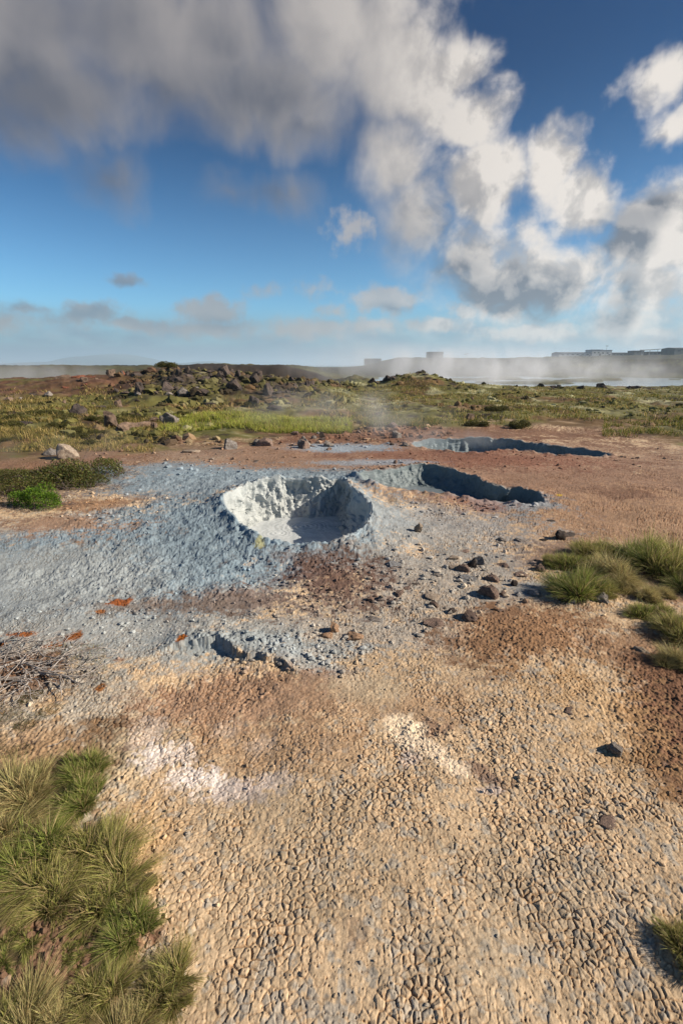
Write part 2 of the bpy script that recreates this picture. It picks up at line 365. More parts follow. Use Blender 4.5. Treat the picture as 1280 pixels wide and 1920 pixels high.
# u, v, ru, rv, rot, colour, strength, noise, inner edge
ZONES = [
    (1150, 930, 460, 110, 0, (.29, .18, .11), .95, .3, .55), (700, 860, 900, 60, 0, (.235, .145, .10), .9, .3, .6),
    (760, 812, 700, 22, 0, (.16, .08, .05), .9, .4, .5), (930, 862, 260, 22, 0, (.19, .085, .055), .9, .4, .3), (780, 850, 220, 12, 0, (.19, .09, .06), .8, .5, .3),
    (280, 858, 200, 22, 0, (.25, .18, .135), .85, .4, .5), (330, 862, 90, 9, 0, (.36, .27, .19), .6, .7, .3), (60, 880, 250, 60, 0, (.20, .115, .07), .9, .3, .6),
    (1180, 925, 90, 14, 0, (.17, .09, .055), .6, .5, .3),
    (250, 1040, 420, 130, 0, BLUE, .97, .25, .70), (40, 1110, 330, 110, 0, (.285, .315, .325), .97, .25, .70), (460, 905, 330, 34, 0, (.205, .265, .31), .95, .25, .6),
    (560, 990, 240, 90, 0, BLUE, .97, .25, .7), (820, 985, 230, 62, 0, (.28, .30, .31), .75, .45, .5), (960, 940, 110, 22, 0, (.25, .30, .34), .7, .5, .4),
    (800, 1075, 200, 90, 0, (.30, .29, .27), .75, .45, .5), (1040, 1105, 110, 22, 0, (.28, .30, .31), .7, .4, .4), (640, 838, 110, 9, 0, (.26, .32, .38), .9, .35, .6), (700, 868, 120, 8, 0, (.26, .32, .38), .7, .35, .5),
    (330, 885, 210, 20, 0, (.205, .265, .31), .9, .35, .55),
    (620, 1185, 330, 36, 0, (.33, .31, .28), .8, .4, .5), (200, 1200, 420, 60, 0, (.31, .32, .31), .85, .35, .6), (120, 1310, 200, 90, 0, (.32, .30, .26), .75, .35, .5), (230, 1400, 120, 90, 0, (.36, .29, .19), .7, .35, .4),
    (430, 1208, 150, 22, 0, (.25, .285, .30), .85, .4, .5), (560, 1235, 100, 22, -25, (.31, .34, .35), .8, .35, .5), (600, 1215, 120, 22, 0, (.31, .34, .35), .7, .35, .4),
    (620, 1085, 150, 50, 10, (.125, .066, .045), .9, .5, .35), (470, 1125, 210, 34, 0, (.18, .12, .09), .8, .55, .3), (280, 1140, 200, 22, 0, (.19, .15, .125), .6, .6, .2), (560, 1050, 110, 20, 0, (.13, .085, .07), .6, .5, .2),
    (870, 940, 90, 12, 0, (.26, .12, .075), .6, .6, .2), (900, 955, 60, 8, 0, (.22, .10, .07), .6, .6, .2),
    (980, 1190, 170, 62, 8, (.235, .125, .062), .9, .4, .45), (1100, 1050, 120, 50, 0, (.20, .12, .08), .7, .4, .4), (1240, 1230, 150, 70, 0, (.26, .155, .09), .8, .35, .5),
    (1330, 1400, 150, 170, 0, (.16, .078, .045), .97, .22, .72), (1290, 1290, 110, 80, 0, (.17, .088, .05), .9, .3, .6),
    (450, 1300, 220, 62, 0, (.32, .20, .13), .85, .35, .55), (520, 1390, 210, 60, 0, (.36, .23, .135), .6, .5, .3), (800, 1330, 110, 60, 0, (.33, .205, .12), .55, .5, .3), (640, 1330, 120, 50, 0, (.36, .24, .15), .4, .5, .3),
    (700, 1290, 80, 26, 0, (.44, .36, .25), .6, .5, .3), (1130, 1330, 130, 100, 0, (.50, .32, .155), .5, .5, .3),
    (275, 1372, 36, 30, 0, (.50, .41, .34), .8, .6, .4), (300, 1415, 48, 32, 0, (.64, .57, .52), .95, .6, .5), (360, 1455, 80, 28, -12, (.66, .59, .54), 1, .6, .5), (450, 1475, 60, 22, 6, (.50, .43, .40), .85, .7, .4), (505, 1462, 40, 18, 10, (.50, .42, .37), .8, .7, .4),
    (485, 1385, 28, 14, 0, (.50, .40, .32), .6, .7, .4), (425, 1358, 20, 14, 0, (.48, .39, .32), .5, .7, .4),
    (800, 1365, 55, 22, 0, (.22, .14, .10), .7, .5, .3), (905, 1450, 55, 22, -25, (.20, .13, .10), .8, .5, .4),
    (755, 1362, 42, 26, -25, (.74, .60, .43), 1, .35, .6), (795, 1398, 66, 17, -25, (.70, .57, .42), .95, .4, .55), (845, 1432, 54, 15, -38, (.70, .57, .42), .95, .4, .55), (895, 1470, 30, 12, -30, (.54, .40, .25), .8, .5, .45), (915, 1478, 30, 9, 0, (.50, .44, .42), .6, .7, .4), (765, 1420, 16, 18, 0, (.48, .41, .38), .6, .7, .4),
    (665, 1750, 26, 40, 0, (.30, .20, .13), .6, .6, .3), (1060, 1650, 200, 120, 0, (.36, .30, .22), .5, .6, .3), (860, 1800, 180, 120, 0, (.34, .29, .22), .4, .6, .3), (500, 1600, 200, 160, 0, (.38, .30, .20), .4, .6, .3),
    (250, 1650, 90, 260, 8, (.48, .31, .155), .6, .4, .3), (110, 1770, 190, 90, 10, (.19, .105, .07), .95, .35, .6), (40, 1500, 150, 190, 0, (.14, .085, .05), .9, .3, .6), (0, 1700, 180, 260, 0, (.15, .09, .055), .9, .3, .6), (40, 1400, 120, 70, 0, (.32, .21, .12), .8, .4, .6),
    (40, 1255, 130, 60, 0, (.17, .09, .05), .85, .5, .4), (90, 1320, 60, 30, 0, (.50, .33, .17), .7, .5, .4),
    (225, 1132, 24, 8, 0, (.27, .085, .025), 1, .35, .7), (40, 1190, 36, 6, 0, (.27, .095, .03), 1, .4, .7), (141, 1196, 18, 10, 25, (.22, .075, .02), 1, .4, .7), (97, 1214, 22, 10, 15, (.24, .085, .025), .95, .5, .6), (0, 1210, 22, 8, 0, (.2, .07, .02), 1, .4, .7),
    (341, 1207, 10, 7, 0, (.32, .10, .015), 1, .4, .7), (187, 1292, 13, 8, 0, (.24, .10, .03), 1, .5, .6), (228, 1238, 12, 6, 0, (.26, .12, .06), .8, .5, .6), (190, 1150, 10, 4, 0, (.3, .12, .04), 1, .4, .6),
    (487, 1032, 10, 10, 0, (.30, .26, .03), .55, .7, .4), (1048, 929, 7, 2, 0, (.45, .30, .03), 1, .3, .6), (275, 1237, 30, 8, 15, (.48, .39, .27), .6, .5, .4), (660, 1275, 28, 12, 0, (.55, .44, .31), .6, .6, .4),
    (110, 985, 150, 26, -12, (.30, .17, .09), .8, .6, .4), (180, 945, 90, 14, 18, (.33, .19, .10), .85, .6, .4),
]
def ground_colour(x, y, cracks, cid, rocky):
    n = x.size
    c = np.empty((n, 3)); c[:] = TAN
    a = fbm2(x, y, .35, 4, 200); b = fbm2(x, y, .35, 4, 210); fine = fbm2(x, y, .05, 3, 220); grit = fbm2(x, y, .012, 2, 225)*ss(6, 3, y)
    c *= (1+.13*a+.09*fine)[:, None]
    # grey-blue bare mud showing where the tan crust has flaked
    fl = ss(.12, .55, fbm2(x, y, .028, 3, 230)+.28*fbm2(x, y, .5, 3, 234)+.25*(cid-.5)); c += (np.array([.30, .30, .28])*1.0-c)*(fl*.6*ss(14, 6, y))[:, None]
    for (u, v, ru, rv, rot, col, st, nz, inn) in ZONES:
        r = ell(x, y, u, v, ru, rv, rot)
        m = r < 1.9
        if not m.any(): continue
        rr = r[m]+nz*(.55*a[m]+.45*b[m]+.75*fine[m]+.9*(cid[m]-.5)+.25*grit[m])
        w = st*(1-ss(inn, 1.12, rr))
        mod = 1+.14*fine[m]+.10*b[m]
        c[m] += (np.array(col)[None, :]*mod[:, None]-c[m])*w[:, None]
    speck = ss(.35, .8, fbm2(x, y, .018, 2, 240)); c *= (1-.18*speck*ss(8, 4, y))[:, None]
    # vegetated and stony country beyond the mud
    ye = np.interp(x/np.maximum(y, .3), EX, EY)
    veg = ss(-.5, .9, y-ye+.9*fbm2(x, y, .8, 4, 250))
    n1 = fbm2(x, y, 2.2, 5, 260, .6); n2 = fbm2(x, y, .7, 4, 270, .6); n3 = fbm2(x, y, 4.5, 4, 280, .6)
    vc = np.empty((n, 3)); vc[:] = (.125, .112, .032)
    def lay(col, w): vc[:] += (np.array(col)[None, :]-vc)*w[:, None]
    lay((.125, .118, .036), ss(.0, .5, n1)); lay((.22, .205, .115), ss(.1, .55, n2)*ss(-.3, .4, n3)*.8)
    lay((.13, .062, .035), ss(.05, .5, -n1+.25*n2)*.7); lay((.045, .03, .022), ss(.3, .7, -n2)*.85)
    X = x/np.maximum(y, .3)
    red = ss(uX(420), uX(150), X)*ss(16, 24, y)*ss(-.1, .4, n3+.25)
    lay((.11, .050, .033), red*.8)
    pale = ss(-.1, .05, X)*ss(14, 19, y)*ss(40, 30, y)*ss(.1, .5, fbm2(x, y*.45, 1.3, 4, 290)); lay((.37, .36, .21), pale*.75)
    dark = ss(17, 24, y)*ss(45, 36, y)*ss(uX(700), uX(600), X)*ss(uX(180), uX(260), X)*ss(-.2, .3, rocky); lay((.050, .036, .030), dark*.85)
    far = ss(44, 55, y); lay((.075, .08, .04), far*.7)
    sc = ss(52, 58, y)*ss(74, 70, y)*ss(.03, -.02, X)*ss(-.42, -.33, X); lay((.042, .032, .025), sc)
    lay((.030, .028, .022), ss(105, 150, y)*ss(900, 700, y)*.92*ss(-.35, .1, n3+.2))
    c += (vc*.85*(1+.4*n2)[:, None]-c)*veg[:, None]
    ck = cracks*(1-veg)
    c += (c*np.array([.60, .47, .37])-c)*ck[:, None]
    return np.clip(c, .004, .9)

def weights(x, y):
    a = fbm2(x, y, .3, 3, 300)
    lump = np.zeros(x.shape); grain = np.zeros(x.shape)
    for (u, v, ru, rv) in ((400, 990, 330, 95), (470, 900, 280, 20), (560, 990, 220, 80), (450, 1205, 90, 12),):
        lump = np.maximum(lump, 1-ss(.7, 1.15, ell(x, y, u, v, ru, rv)+.25*a))
    for (u, v, ru, rv) in ((980, 1190, 160, 58), (1330, 1400, 150, 180), (1290, 1280, 110, 90), (600, 1090, 160, 60), (930, 862, 280, 25), (100, 1770, 180, 90), (20, 1600, 180, 300), (560, 1050, 130, 30), (60, 1380, 120, 90), (800, 1370, 60, 25)):
        grain = np.maximum(grain, 1-ss(.7, 1.15, ell(x, y, u, v, ru, rv)+.3*a))
    return lump, grain

def relief(x, y):
    """fine relief of the mud crust -> dz, crack mask, cell id"""
    n = x.size; dz = np.zeros(n); ck = np.zeros(n); cid = np.full(n, .5)
    m = (y < 13) & (y > -1)
    xs, ys = x[m], y[m]
    ye = np.interp(xs/np.maximum(ys, .3), EX, EY); mud = 1-ss(-.4, .4, ys-ye)
    lump, grain = weights(xs, ys)
    wx = .0062*fbm2(xs, ys, .035, 3, 310); wy = .0062*fbm2(xs, ys, .035, 3, 311)
    zz = fbm2(xs, ys, .9, 2, 315)
    f1, bd, r1, r2, r3, dx, dy, ph = voro(xs+.8*wx, ys+.8*wy, .0235, 1, .82, True)
    F1, BD, R1, R2, R3, DX, DY, PH = voro(xs+1.4*wx+5, ys+1.4*wy, .062, 8, .9, True)
    f1b, bdb, q1, q2, q3, dxb, dyb = voro(xs+wx*.6+9, ys+wy*.6, .014, 2)
    open_ = .50+.50*ss(.20, .60, ph+.25*zz)
    width = .0013*(1+.6*fbm2(xs, ys, .10, 2, 320))*(.6+.8*open_)
    depth = np.clip(.62+.50*fbm2(xs, ys, .22, 3, 325), .15, 1.2)
    crack = (1-ss(width*.35, width*1.6, bd))*open_
    big = (1-ss(.0010, .0030, BD))*ss(.45, .7, PH)*.7
    small = (1-ss(.0004, .0018, bdb))*ss(.5, .85, r3)*.45
    nn = fbm2(xs, ys, .016, 3, 330)
    plate = .0028*ss(0, .0055, bd)*open_*(.5+r1)+(dx*(r2-.5)+dy*(r3-.5))*.20*open_+.0026*(r1-.5)*open_+.0028*fbm2(xs, ys, .034, 4, 333, .6)+.0018*(R1-.5)*ss(0, .006, BD)
    crack = np.maximum(crack, big)
    h1 = plate*depth-.0040*crack*depth-.0012*small+.0018*nn
    # pinholes
    pf, _, p1, p2, p3, _, _ = voro(xs, ys, .016, 3)
    pr = .0010+.0024*p1; hole = (p2 > .62)*(1-ss(pr*.6, pr, pf)); h1 -= .004*hole
    # grains
    h2 = .0070*np.sqrt(np.clip(1-(f1b/.0105)**2, 0, 1))*(.4+q1)+.0035*fbm2(xs, ys, .03, 3, 336)
    # lumpy splatter
    l1 = fbm2(xs, ys, .10, 5, 340, .62); l2 = 1-np.abs(fbm2(xs, ys*1.2, .034, 4, 345, .6)); f1c, bdc, s1, s2, s3, _, _ = voro(xs+2*wx, ys+2*wy, .027, 5)
    h3 = .015*l1+.010*l2+.007*ss(0, .008, bdc)*s1
    w3 = lump*mud; w2 = grain*(1-w3)*mud; w1 = (1-w3)*(1-w2)*mud
    dz[m] = h1*w1+h2*w2+h3*w3
    ck[m] = np.clip(crack*depth+.7*hole+small, 0, 1)*w1+.35*w2*ss(.007, .012, f1b)+.35*w3*(1-ss(0, .005, bdc))
    cid[m] = r2
    return dz, ck, cid

def mesh_grid(name, co, nu, nv, keep=None, wrap=False):
    """co: (nv, nu, 3)"""
    i = np.arange(nu if wrap else nu-1); j = np.arange(nv-1); I, J = np.meshgrid(i, j)
    I2 = (I+1) % nu
    q = np.stack([J*nu+I, J*nu+I2, (J+1)*nu+I2, (J+1)*nu+I], -1).reshape(-1, 4)
    if keep is not None: q = q[keep(q)]
    return raw_mesh(name, co.reshape(-1, 3), q)
def raw_mesh(name, co, q, smooth=True):
    me = bpy.data.meshes.new(name); k = q.shape[1]
    me.vertices.add(len(co)); me.vertices.foreach_set('co', np.ascontiguousarray(co, np.float32).ravel())
    me.loops.add(q.size); me.loops.foreach_set('vertex_index', np.ascontiguousarray(q, np.int32).ravel())
    me.polygons.add(len(q)); me.polygons.foreach_set('loop_start', np.arange(0, q.size, k, dtype=np.int32)); me.polygons.foreach_set('loop_total', np.full(len(q), k, np.int32))
    me.update(calc_edges=True)
    me.polygons.foreach_set('use_smooth', np.full(len(q), smooth))
    return me
def set_col(me, col, name='tone'):
    a = me.color_attributes.new(name, 'FLOAT_COLOR', 'POINT'); n = len(me.vertices)
    c = np.ones((n, 4), np.float32); c[:, :3] = col; a.data.foreach_set('color', c.ravel())
def link(name, me, mat=None, parent=None, label=None, cat=None, group=None, kind=None, loc=None):
    o = bpy.data.objects.new(name, me); COL.objects.link(o)
    if mat and me is not None and not me.materials: me.materials.append(mat)
    if parent: o.parent = parent
    if label: o['label'] = label
    if cat: o['category'] = cat
    if group: o['group'] = group
    if kind: o['kind'] = kind
    if loc is not None: o.location = loc
    return o

# ------------------------------------------------------------------ materials
def mat_new(name):
    m = bpy.data.materials.new(name); m.use_nodes = True; t = NT(m.node_tree); b = m.node_tree.nodes['Principled BSDF']
    return m, t, b
def tone_mat(name, rough=.85, bump=.3, bscale=60, nscale=40, namp=.25, spec=.3, dist=.01, attr='tone'):
    m, t, b = mat_new(name)
    at = t.n('ShaderNodeAttribute', attribute_name=attr)
    tc = t.n('ShaderNodeTexCoord'); P = tc.outputs['Object']
    f = t.ramp(t.noise(P, nscale, 5, .65), .3, .7, 1-namp, 1+namp, False)
    c = t.mix(1.0, at.outputs['Color'], f, 'MULTIPLY')
    t.put(b.inputs['Base Color'], c)
    b.inputs['Roughness'].default_value = rough; b.inputs['Specular IOR Level'].default_value = spec
    bp = t.n('ShaderNodeBump'); bp.inputs['Strength'].default_value = bump; bp.inputs['Distance'].default_value = dist
    t.put(bp.inputs['Height'], t.noise(P, bscale, 6, .7)); t.put(b.inputs['Normal'], bp.outputs[0])
    return m
def flat_mat(name, col, rough=.8, col2=None, scale=8, bump=0, bscale=30, spec=.3, dist=.02, metal=0, objvar=0):
    m, t, b = mat_new(name); tc = t.n('ShaderNodeTexCoord'); P = tc.outputs['Object']
    c = t.mix(t.ramp(t.noise(P, scale, 6, .65), .35, .65), col, col2 or tuple(.7*k for k in col))
    if objvar:
        oi = t.n('ShaderNodeObjectInfo'); hv = t.n('ShaderNodeHueSaturation')
        t.put(hv.inputs['Value'], t.ramp(oi.outputs['Random'], 0, 1, 1-objvar, 1+objvar, False)); t.put(hv.inputs['Color'], c); c = hv.outputs[0]
    t.put(b.inputs['Base Color'], c); b.inputs['Roughness'].default_value = rough; b.inputs['Specular IOR Level'].default_value = spec; b.inputs['Metallic'].default_value = metal
    if bump:
        bp = t.n('ShaderNodeBump'); bp.inputs['Strength'].default_value = bump; bp.inputs['Distance'].default_value = dist
        t.put(bp.inputs['Height'], t.noise(P, bscale, 6, .7)); t.put(b.inputs['Normal'], bp.outputs[0])
    return m
MG = tone_mat('ground_crust', .9, .45, 140, 90, .22, .2, .004)
MW = tone_mat('wet_grey_mud_wall', .62, .5, 45, 30, .12, .4, .012)
MP = tone_mat('liquid_mud', .22, .12, 9, 5, .06, .6, .01)
MB = tone_mat('grass_blades', .6, 0.0, 10, 3, .12, .25)
def leafy(m):      # thin blades let part of the light through
    t = NT(m.node_tree); b = t.N['Principled BSDF']; tr = t.n('ShaderNodeBsdfTranslucent'); mx = t.n('ShaderNodeMixShader'); mx.inputs[0].default_value = .35
    src = b.inputs['Base Color'].links[0].from_socket; t.L.new(src, tr.inputs[0]); t.L.new(b.outputs[0], mx.inputs[1]); t.L.new(tr.outputs[0], mx.inputs[2])
    t.L.new(mx.outputs[0], t.N['Material Output'].inputs[0])
leafy(MB)
ROCK = {
    'dark': flat_mat('dark_lava_rock', (.085, .064, .054), .95, (.036, .030, .028), 3, .6, 14, .2, .05, objvar=.35),
    'brown': flat_mat('brown_rock', (.19, .13, .095), .92, (.085, .06, .045), 4, .6, 18, .2, .04, objvar=.3),
    'red': flat_mat('red_rock', (.17, .065, .04), .95, (.13, .05, .03), 3, .6, 14, .2, .05, objvar=.2),
    'grey': flat_mat('grey_stone', (.26, .235, .215), .92, (.13, .105, .09), 9, .8, 30, .2, .02, objvar=.2),
    'mauve': flat_mat('brown_mud_stone', (.24, .165, .13), .92, (.12, .085, .07), 9, .8, 30, .2, .02, objvar=.2),
    'pale': flat_mat('pale_stone', (.38, .31, .24), .9, (.22, .165, .125), 7, .8, 26, .2, .02, objvar=.1),
    'peach': flat_mat('peach_crust_stone', (.52, .34, .22), .92, (.34, .20, .12), 9, .9, 30, .2, .02, objvar=.1),
    'blue': flat_mat('bluish_mud_stone', (.28, .30, .32), .92, (.18, .15, .13), 9, .8, 30, .2, .02, objvar=.15)}

# ------------------------------------------------------------------ ground sheet
def build_ground():
    ys = [-6, -3, -1.5, -.6, -.1, .2]
    y = .42
    while y < 9000:
        ys.append(y)
        zc = y*cp+CAM_H*sp
        dpx = y*y/(CAM_H*FPX*.53)*.85          # about one rendered pixel
        dpx = max(dpx, .0022)
        if 5.6 < y < 11.5: dpx = min(dpx, .030)
        if y > 13: dpx = min(dpx, .085+(y-13)*.0045)
        if y > 50: dpx = .35+(y-50)*.03
        if y > 160: dpx = 3.7+(y-160)*.035
        y += dpx
    ys.append(12000); ys.append(30000); ys = np.array(ys)
    NC = 1060; s = np.linspace(-1, 1, NC)
    side = 1+np.cumsum(np.linspace(.0030, .0085, 215)); side = np.append(side, [2.4, 2.7, 3.3])
    s = np.concatenate([-side[::-1], s, side])
    half = (np.maximum(ys, .2)*cp+CAM_H*sp)*.80+.12
    x = half[:, None]*s[None, :]; yy = np.repeat(ys[:, None], len(s), 1)
    nv, nu = x.shape; print('ground grid', nu, nv, nu*nv)
    xf, yf = x.ravel(), yy.ravel()
    z = H(xf, yf)
    rocky = fbm2(xf, yf, 3.0, 5, 50, .55)
    dz, ck, cid = relief(xf, yf)
    col = ground_colour(xf, yf, ck, cid, rocky)
    co = np.stack([xf, yf, z+dz], -1)
    hole = np.zeros(xf.size, bool)
    for p in PIT:
        d, _ = pit_sd(p, xf, yf); hole |= d < p['ov']*.5-.03
    me = mesh_grid('ground', co, nu, nv, keep=lambda q: ~hole[q].all(1))
    set_col(me, col)
    o = link('ground', me, MG, kind='structure')
    return o
build_ground()

# ------------------------------------------------------------------ mud pots
def build_pit(p, name, label, nt, tone, wall_n, ripple, overhang=0.0, cat='mud pot', pooltone=None, top_tone=None):
    r = p['rim']; n = len(r); a = np.array(p['a']); b = np.array(p['b']); e = b-a
    t = np.clip(((r[:, :2]-a)@e)/(e@e), 0, 1); q = a+t[:, None]*e
    # smooth spine parameter so the wall does not pinch
    for _ in range(30): q = (np.roll(q, 1, 0)+2*q+np.roll(q, -1, 0))/4
    out = r[:, :2]-q; L = np.linalg.norm(out, axis=1); dirn = out/L[:, None]
    tt = np.linspace(0, 1, nt)
    lipx, lipy = r[:, 0]+dirn[:, 0]*.03, r[:, 1]+dirn[:, 1]*.03
    def surf(s_out):      # a point on the ground sheet at radius factor
        return None
    rows = []
    for k in tt:
        if k < .12:       # hugs the crater lip
            f = k/.12; rad = L+p['ov']-(p['ov']+.04)*f; x = q[:, 0]+dirn[:, 0]*rad; y = q[:, 1]+dirn[:, 1]*rad
            z = H(x, y)+relief(x, y)[0]-.004+.008*min(1, f*2.5)
            z = np.where(f > .5, z-(f-.5)**2*.05, z)
            zl = z
        else:
            f = (k-.12)/.88
            prof = f**1.6*.75+f*.25
            lr = L-.04; lf = L*p['k']*.93
            kk = p.get('kmod', 1.0); lf2 = lf*kk
            rad = lr+(lf2-lr)*(prof*(1-overhang*p.get('oh', 1.0))+overhang*p.get('oh', 1.0)*f**3)
            x = q[:, 0]+dirn[:, 0]*rad; y = q[:, 1]+dirn[:, 1]*rad
            z = zl+(p['floor']-.03-zl)*(1-(1-f)**1.35)
        rows.append(np.stack([x, y, z], -1))
    co = np.array(rows)                                     # nt, n, 3
    pf = co.reshape(-1, 3)
    amp = (ss(.08, .3, tt)*ss(1.05, .8, tt))[:, None].repeat(n, 1).ravel()
    st = pf*np.array([1, 1, .45])
    d = wall_n*(.9*fbm3(st, .22, 4, 500)+.55*fbm3(st, .07, 3, 520)+.30*(1-np.abs(fbm3(pf, .035, 3, 530))))
    dd = np.tile(dirn, (nt, 1))
    pf[:, :2] += dd*(d*amp)[:, None]; pf[:, 2] += amp*wall_n*.5*fbm3(pf, .09, 3, 540)
    me = mesh_grid(name, co[:, ::-1], n, nt, wrap=True)
    pr = co[:, ::-1].reshape(-1, 3)
    lip = ss(.13, .07, tt)[:, None].repeat(n, 1).ravel()
    base = np.array(tone)[None, :]*(1+.10*fbm3(pr, .15, 3, 550))[:, None]
    gc = ground_colour(pr[:, 0], pr[:, 1], np.zeros(len(pr)), np.full(len(pr), .5), np.zeros(len(pr)))
    base = base+(gc-base)*lip[:, None]
    set_col(me, np.clip(base, .01, .9))
    o = link(name, me, MW, label=label, cat=cat)
    # surface of the liquid mud
    np_ = 70; rows = []
    for k in range(np_):
        f = 1-(k/(np_-1))**1.0*.999
        rad = L*p['k']*1.12*f
        rows.append(np.stack([q[:, 0]*1+dirn[:, 0]*rad, q[:, 1]+dirn[:, 1]*rad, np.full(n, p['floor'])], -1))
    co = np.array(rows); pf = co.reshape(-1, 3)
    z = 0
    for (cx, cy, am, wl, fall) in ripple:
        dd_ = np.hypot(pf[:, 0]-cx, pf[:, 1]-cy)+.02*fbm2(pf[:, 0], pf[:, 1], .12, 3, 560)
        z = z+am*np.sin(dd_/wl*2*math.pi)*np.exp(-dd_/fall)
    pf[:, 2] += z+.004*fbm2(pf[:, 0], pf[:, 1], .1, 3, 570)
    me2 = mesh_grid('mud_pool', co[:, ::-1], n, np_, wrap=True)
    set_col(me2, np.tile(np.array(pooltone or tone), (len(pf), 1)))
    link('mud_pool', me2, MP, parent=o)
    return o
c1 = G(565, 988, -.28); c2 = G(520, 1000, -.28)
_w = lambda u0, v0, s0: np.exp(-((RIM1[:, 0]-G(u0, v0, .2)[0])**2+(RIM1[:, 1]-G(u0, v0, .2)[1])**2)/s0**2)
PIT[0]['kmod'] = 1-.42*np.clip(_w(690, 935, .42)+.6*_w(668, 914, .2), 0, 1); PIT[0]['oh'] = 1-1.0*np.clip(_w(690, 935, .5), 0, 1)
build_pit(PIT[0], 'mud_pot', 'nearest mud pot, a pale grey raised crater with rippled liquid mud inside', 130, (.345, .37, .37), .095,
          [(c1[0], c1[1], .007, .055, .14), (c2[0], c2[1], .004, .05, .12)], .25, pooltone=(.50, .53, .54))
build_pit(PIT[1], 'mud_pot', 'long blue-grey sunken mud pot behind and right of the nearest crater', 90, (.135, .165, .175), .05,
          [(G(790, 915)[0], G(790, 915)[1], .003, .09, .3)], .3, pooltone=(.17, .20, .22))
build_pit(PIT[2], 'mud_pot', 'farthest mud pot, a wide steaming blue-grey hollow in red soil', 70, (.13, .165, .185), .06,
          [(G(880, 840)[0], G(880, 840)[1], .003, .12, .4)], .1, pooltone=(.20, .24, .26))

# ------------------------------------------------------------------ water
MWAT, tw, bw = mat_new('pond_water')
bw.inputs['Base Color'].default_value = (.22, .27, .31, 1); bw.inputs['Roughness'].default_value = .12; bw.inputs['IOR'].default_value = 1.33
bpw = tw.n('ShaderNodeBump'); bpw.inputs['Strength'].default_value = .2; bpw.inputs['Distance'].default_value = .02
tcw = tw.n('ShaderNodeTexCoord'); tw.put(bpw.inputs['Height'], tw.noise(tcw.outputs['Object'], 4, 4, .6)); tw.put(bw.inputs['Normal'], bpw.outputs[0])
def disc(cx, cy, z, rx, ry, n=64):
    a = np.linspace(0, 2*math.pi, n, endpoint=False)
    co = np.concatenate([[[0, 0, 0]], np.stack([rx*np.cos(a), ry*np.sin(a), 0*a], -1)])
    q = np.stack([np.zeros(n, int), 1+np.arange(n), 1+(np.arange(n)+1) % n], -1)
    return co+np.array([cx, cy, z]), q
co, q = disc(38, 92, -1.32, 52, 42); link('pond_water', raw_mesh('pond_water', co, q), MWAT, kind='structure')
co = np.array([[-16000, 700, -3.2], [16000, 700, -3.2], [16000, 29000, -3.2], [-16000, 29000, -3.2]], float)
link('sea_water', raw_mesh('sea_water', co, np.array([[0, 1, 2, 3]])), MWAT, kind='structure')
# distant hills across the water
MH = flat_mat('distant_hills', (.10, .12, .08), .95, (.07, .07, .05), .002)
def hills(name, u0, u1, dist, prof):
    xs = np.linspace(uX(u0)*dist, uX(u1)*dist, 160); rows = []
    hh = np.interp(np.linspace(0, 1, 160), np.linspace(0, 1, len(prof)), prof)
    for k, f in enumerate(np.linspace(-1, 1, 24)):
        y = dist+f*900; z = 1.6*hh*(1-f*f)**.7*(1+.22*fbm2(xs, np.full(160, y), 350, 4, 600))-6*abs(f)**4-4
        rows.append(np.stack([xs, np.full(160, y), z], -1))
    link(name, mesh_grid(name, np.array(rows), 160, 24), MH, kind='structure')
hills('hills', 20, 520, 5200, [2, 14, 22, 26, 62, 74, 52, 20, 14, 24, 10, 5, 2])

# ------------------------------------------------------------------ stones
import bmesh
def rock_mesh(name, seed, sub=4, flat=.7, rough=.16, cuts=7, elong=1.2):
    bm = bmesh.new(); bmesh.ops.create_icosphere(bm, subdivisions=sub, radius=1)
    P = np.array([v.co[:] for v in bm.verts]); rs = np.random.RandomState(seed)
    N = P.copy()
    for _ in range(cuts):
        d = rs.normal(size=3); d /= np.linalg.norm(d); h = rs.uniform(.34, .76)
        s = P@d; over = np.maximum(s-h, 0); P = P-over[:, None]*d[None]*rs.uniform(.8, 1.)
    P = P*(1+rough*fbm3(N+seed*7.1, .75, 4, seed)[:, None]+rough*.35*fbm3(N*1.+seed, .2, 3, seed+5)[:, None])
    P[:, 0] *= elong; P[:, 2] *= flat
    zmin = P[:, 2].min(); P[:, 2] = P[:, 2]-zmin*.62
    w = max(np.ptp(P[:, 0]), np.ptp(P[:, 1])); P /= w                 # unit width
    for v, c in zip(bm.verts, P): v.co = c
    me = bpy.data.meshes.new(name); bm.to_mesh(me); bm.free()
    me.polygons.foreach_set('use_smooth', np.full(len(me.polygons), sub >= 4)); me.update()
    return me
RM = {}
for kind in ROCK:
    RM[kind] = []
    for i, (fl, ro, cu, elo) in enumerate(((.75, .24, 10, 1.15), (.5, .26, 9, 1.4), (.9, .22, 11, 1.0), (.6, .36, 7, 1.3), (1.0, .28, 12, .9))):
        me = rock_mesh(kind+'_stone', 11+i*13+len(RM)*101, 4 if kind not in ('dark', 'red', 'brown') else 3, fl, ro, cu, elo); me.materials.append(ROCK[kind]); RM[kind].append(me)
rnd = random.Random(4)
def rock(name, x, y, size, kind, label, group=None, shape=None, sz=None, rz=None, sink=.22, cat='rock'):
    i = rnd.randrange(5) if shape is None else shape
    o = link(name, RM[kind][i], label=label, cat=cat, group=group)
    o.location = (x, y, Hs(x, y)-sink*size*.5)
    s = size; o.scale = (s, s, s*(sz or rnd.uniform(.8, 1.15)))
    o.rotation_euler = (rnd.uniform(-.12, .12), rnd.uniform(-.12, .12), rnd.uniform(0, 6.28) if rz is None else rz)
    return o
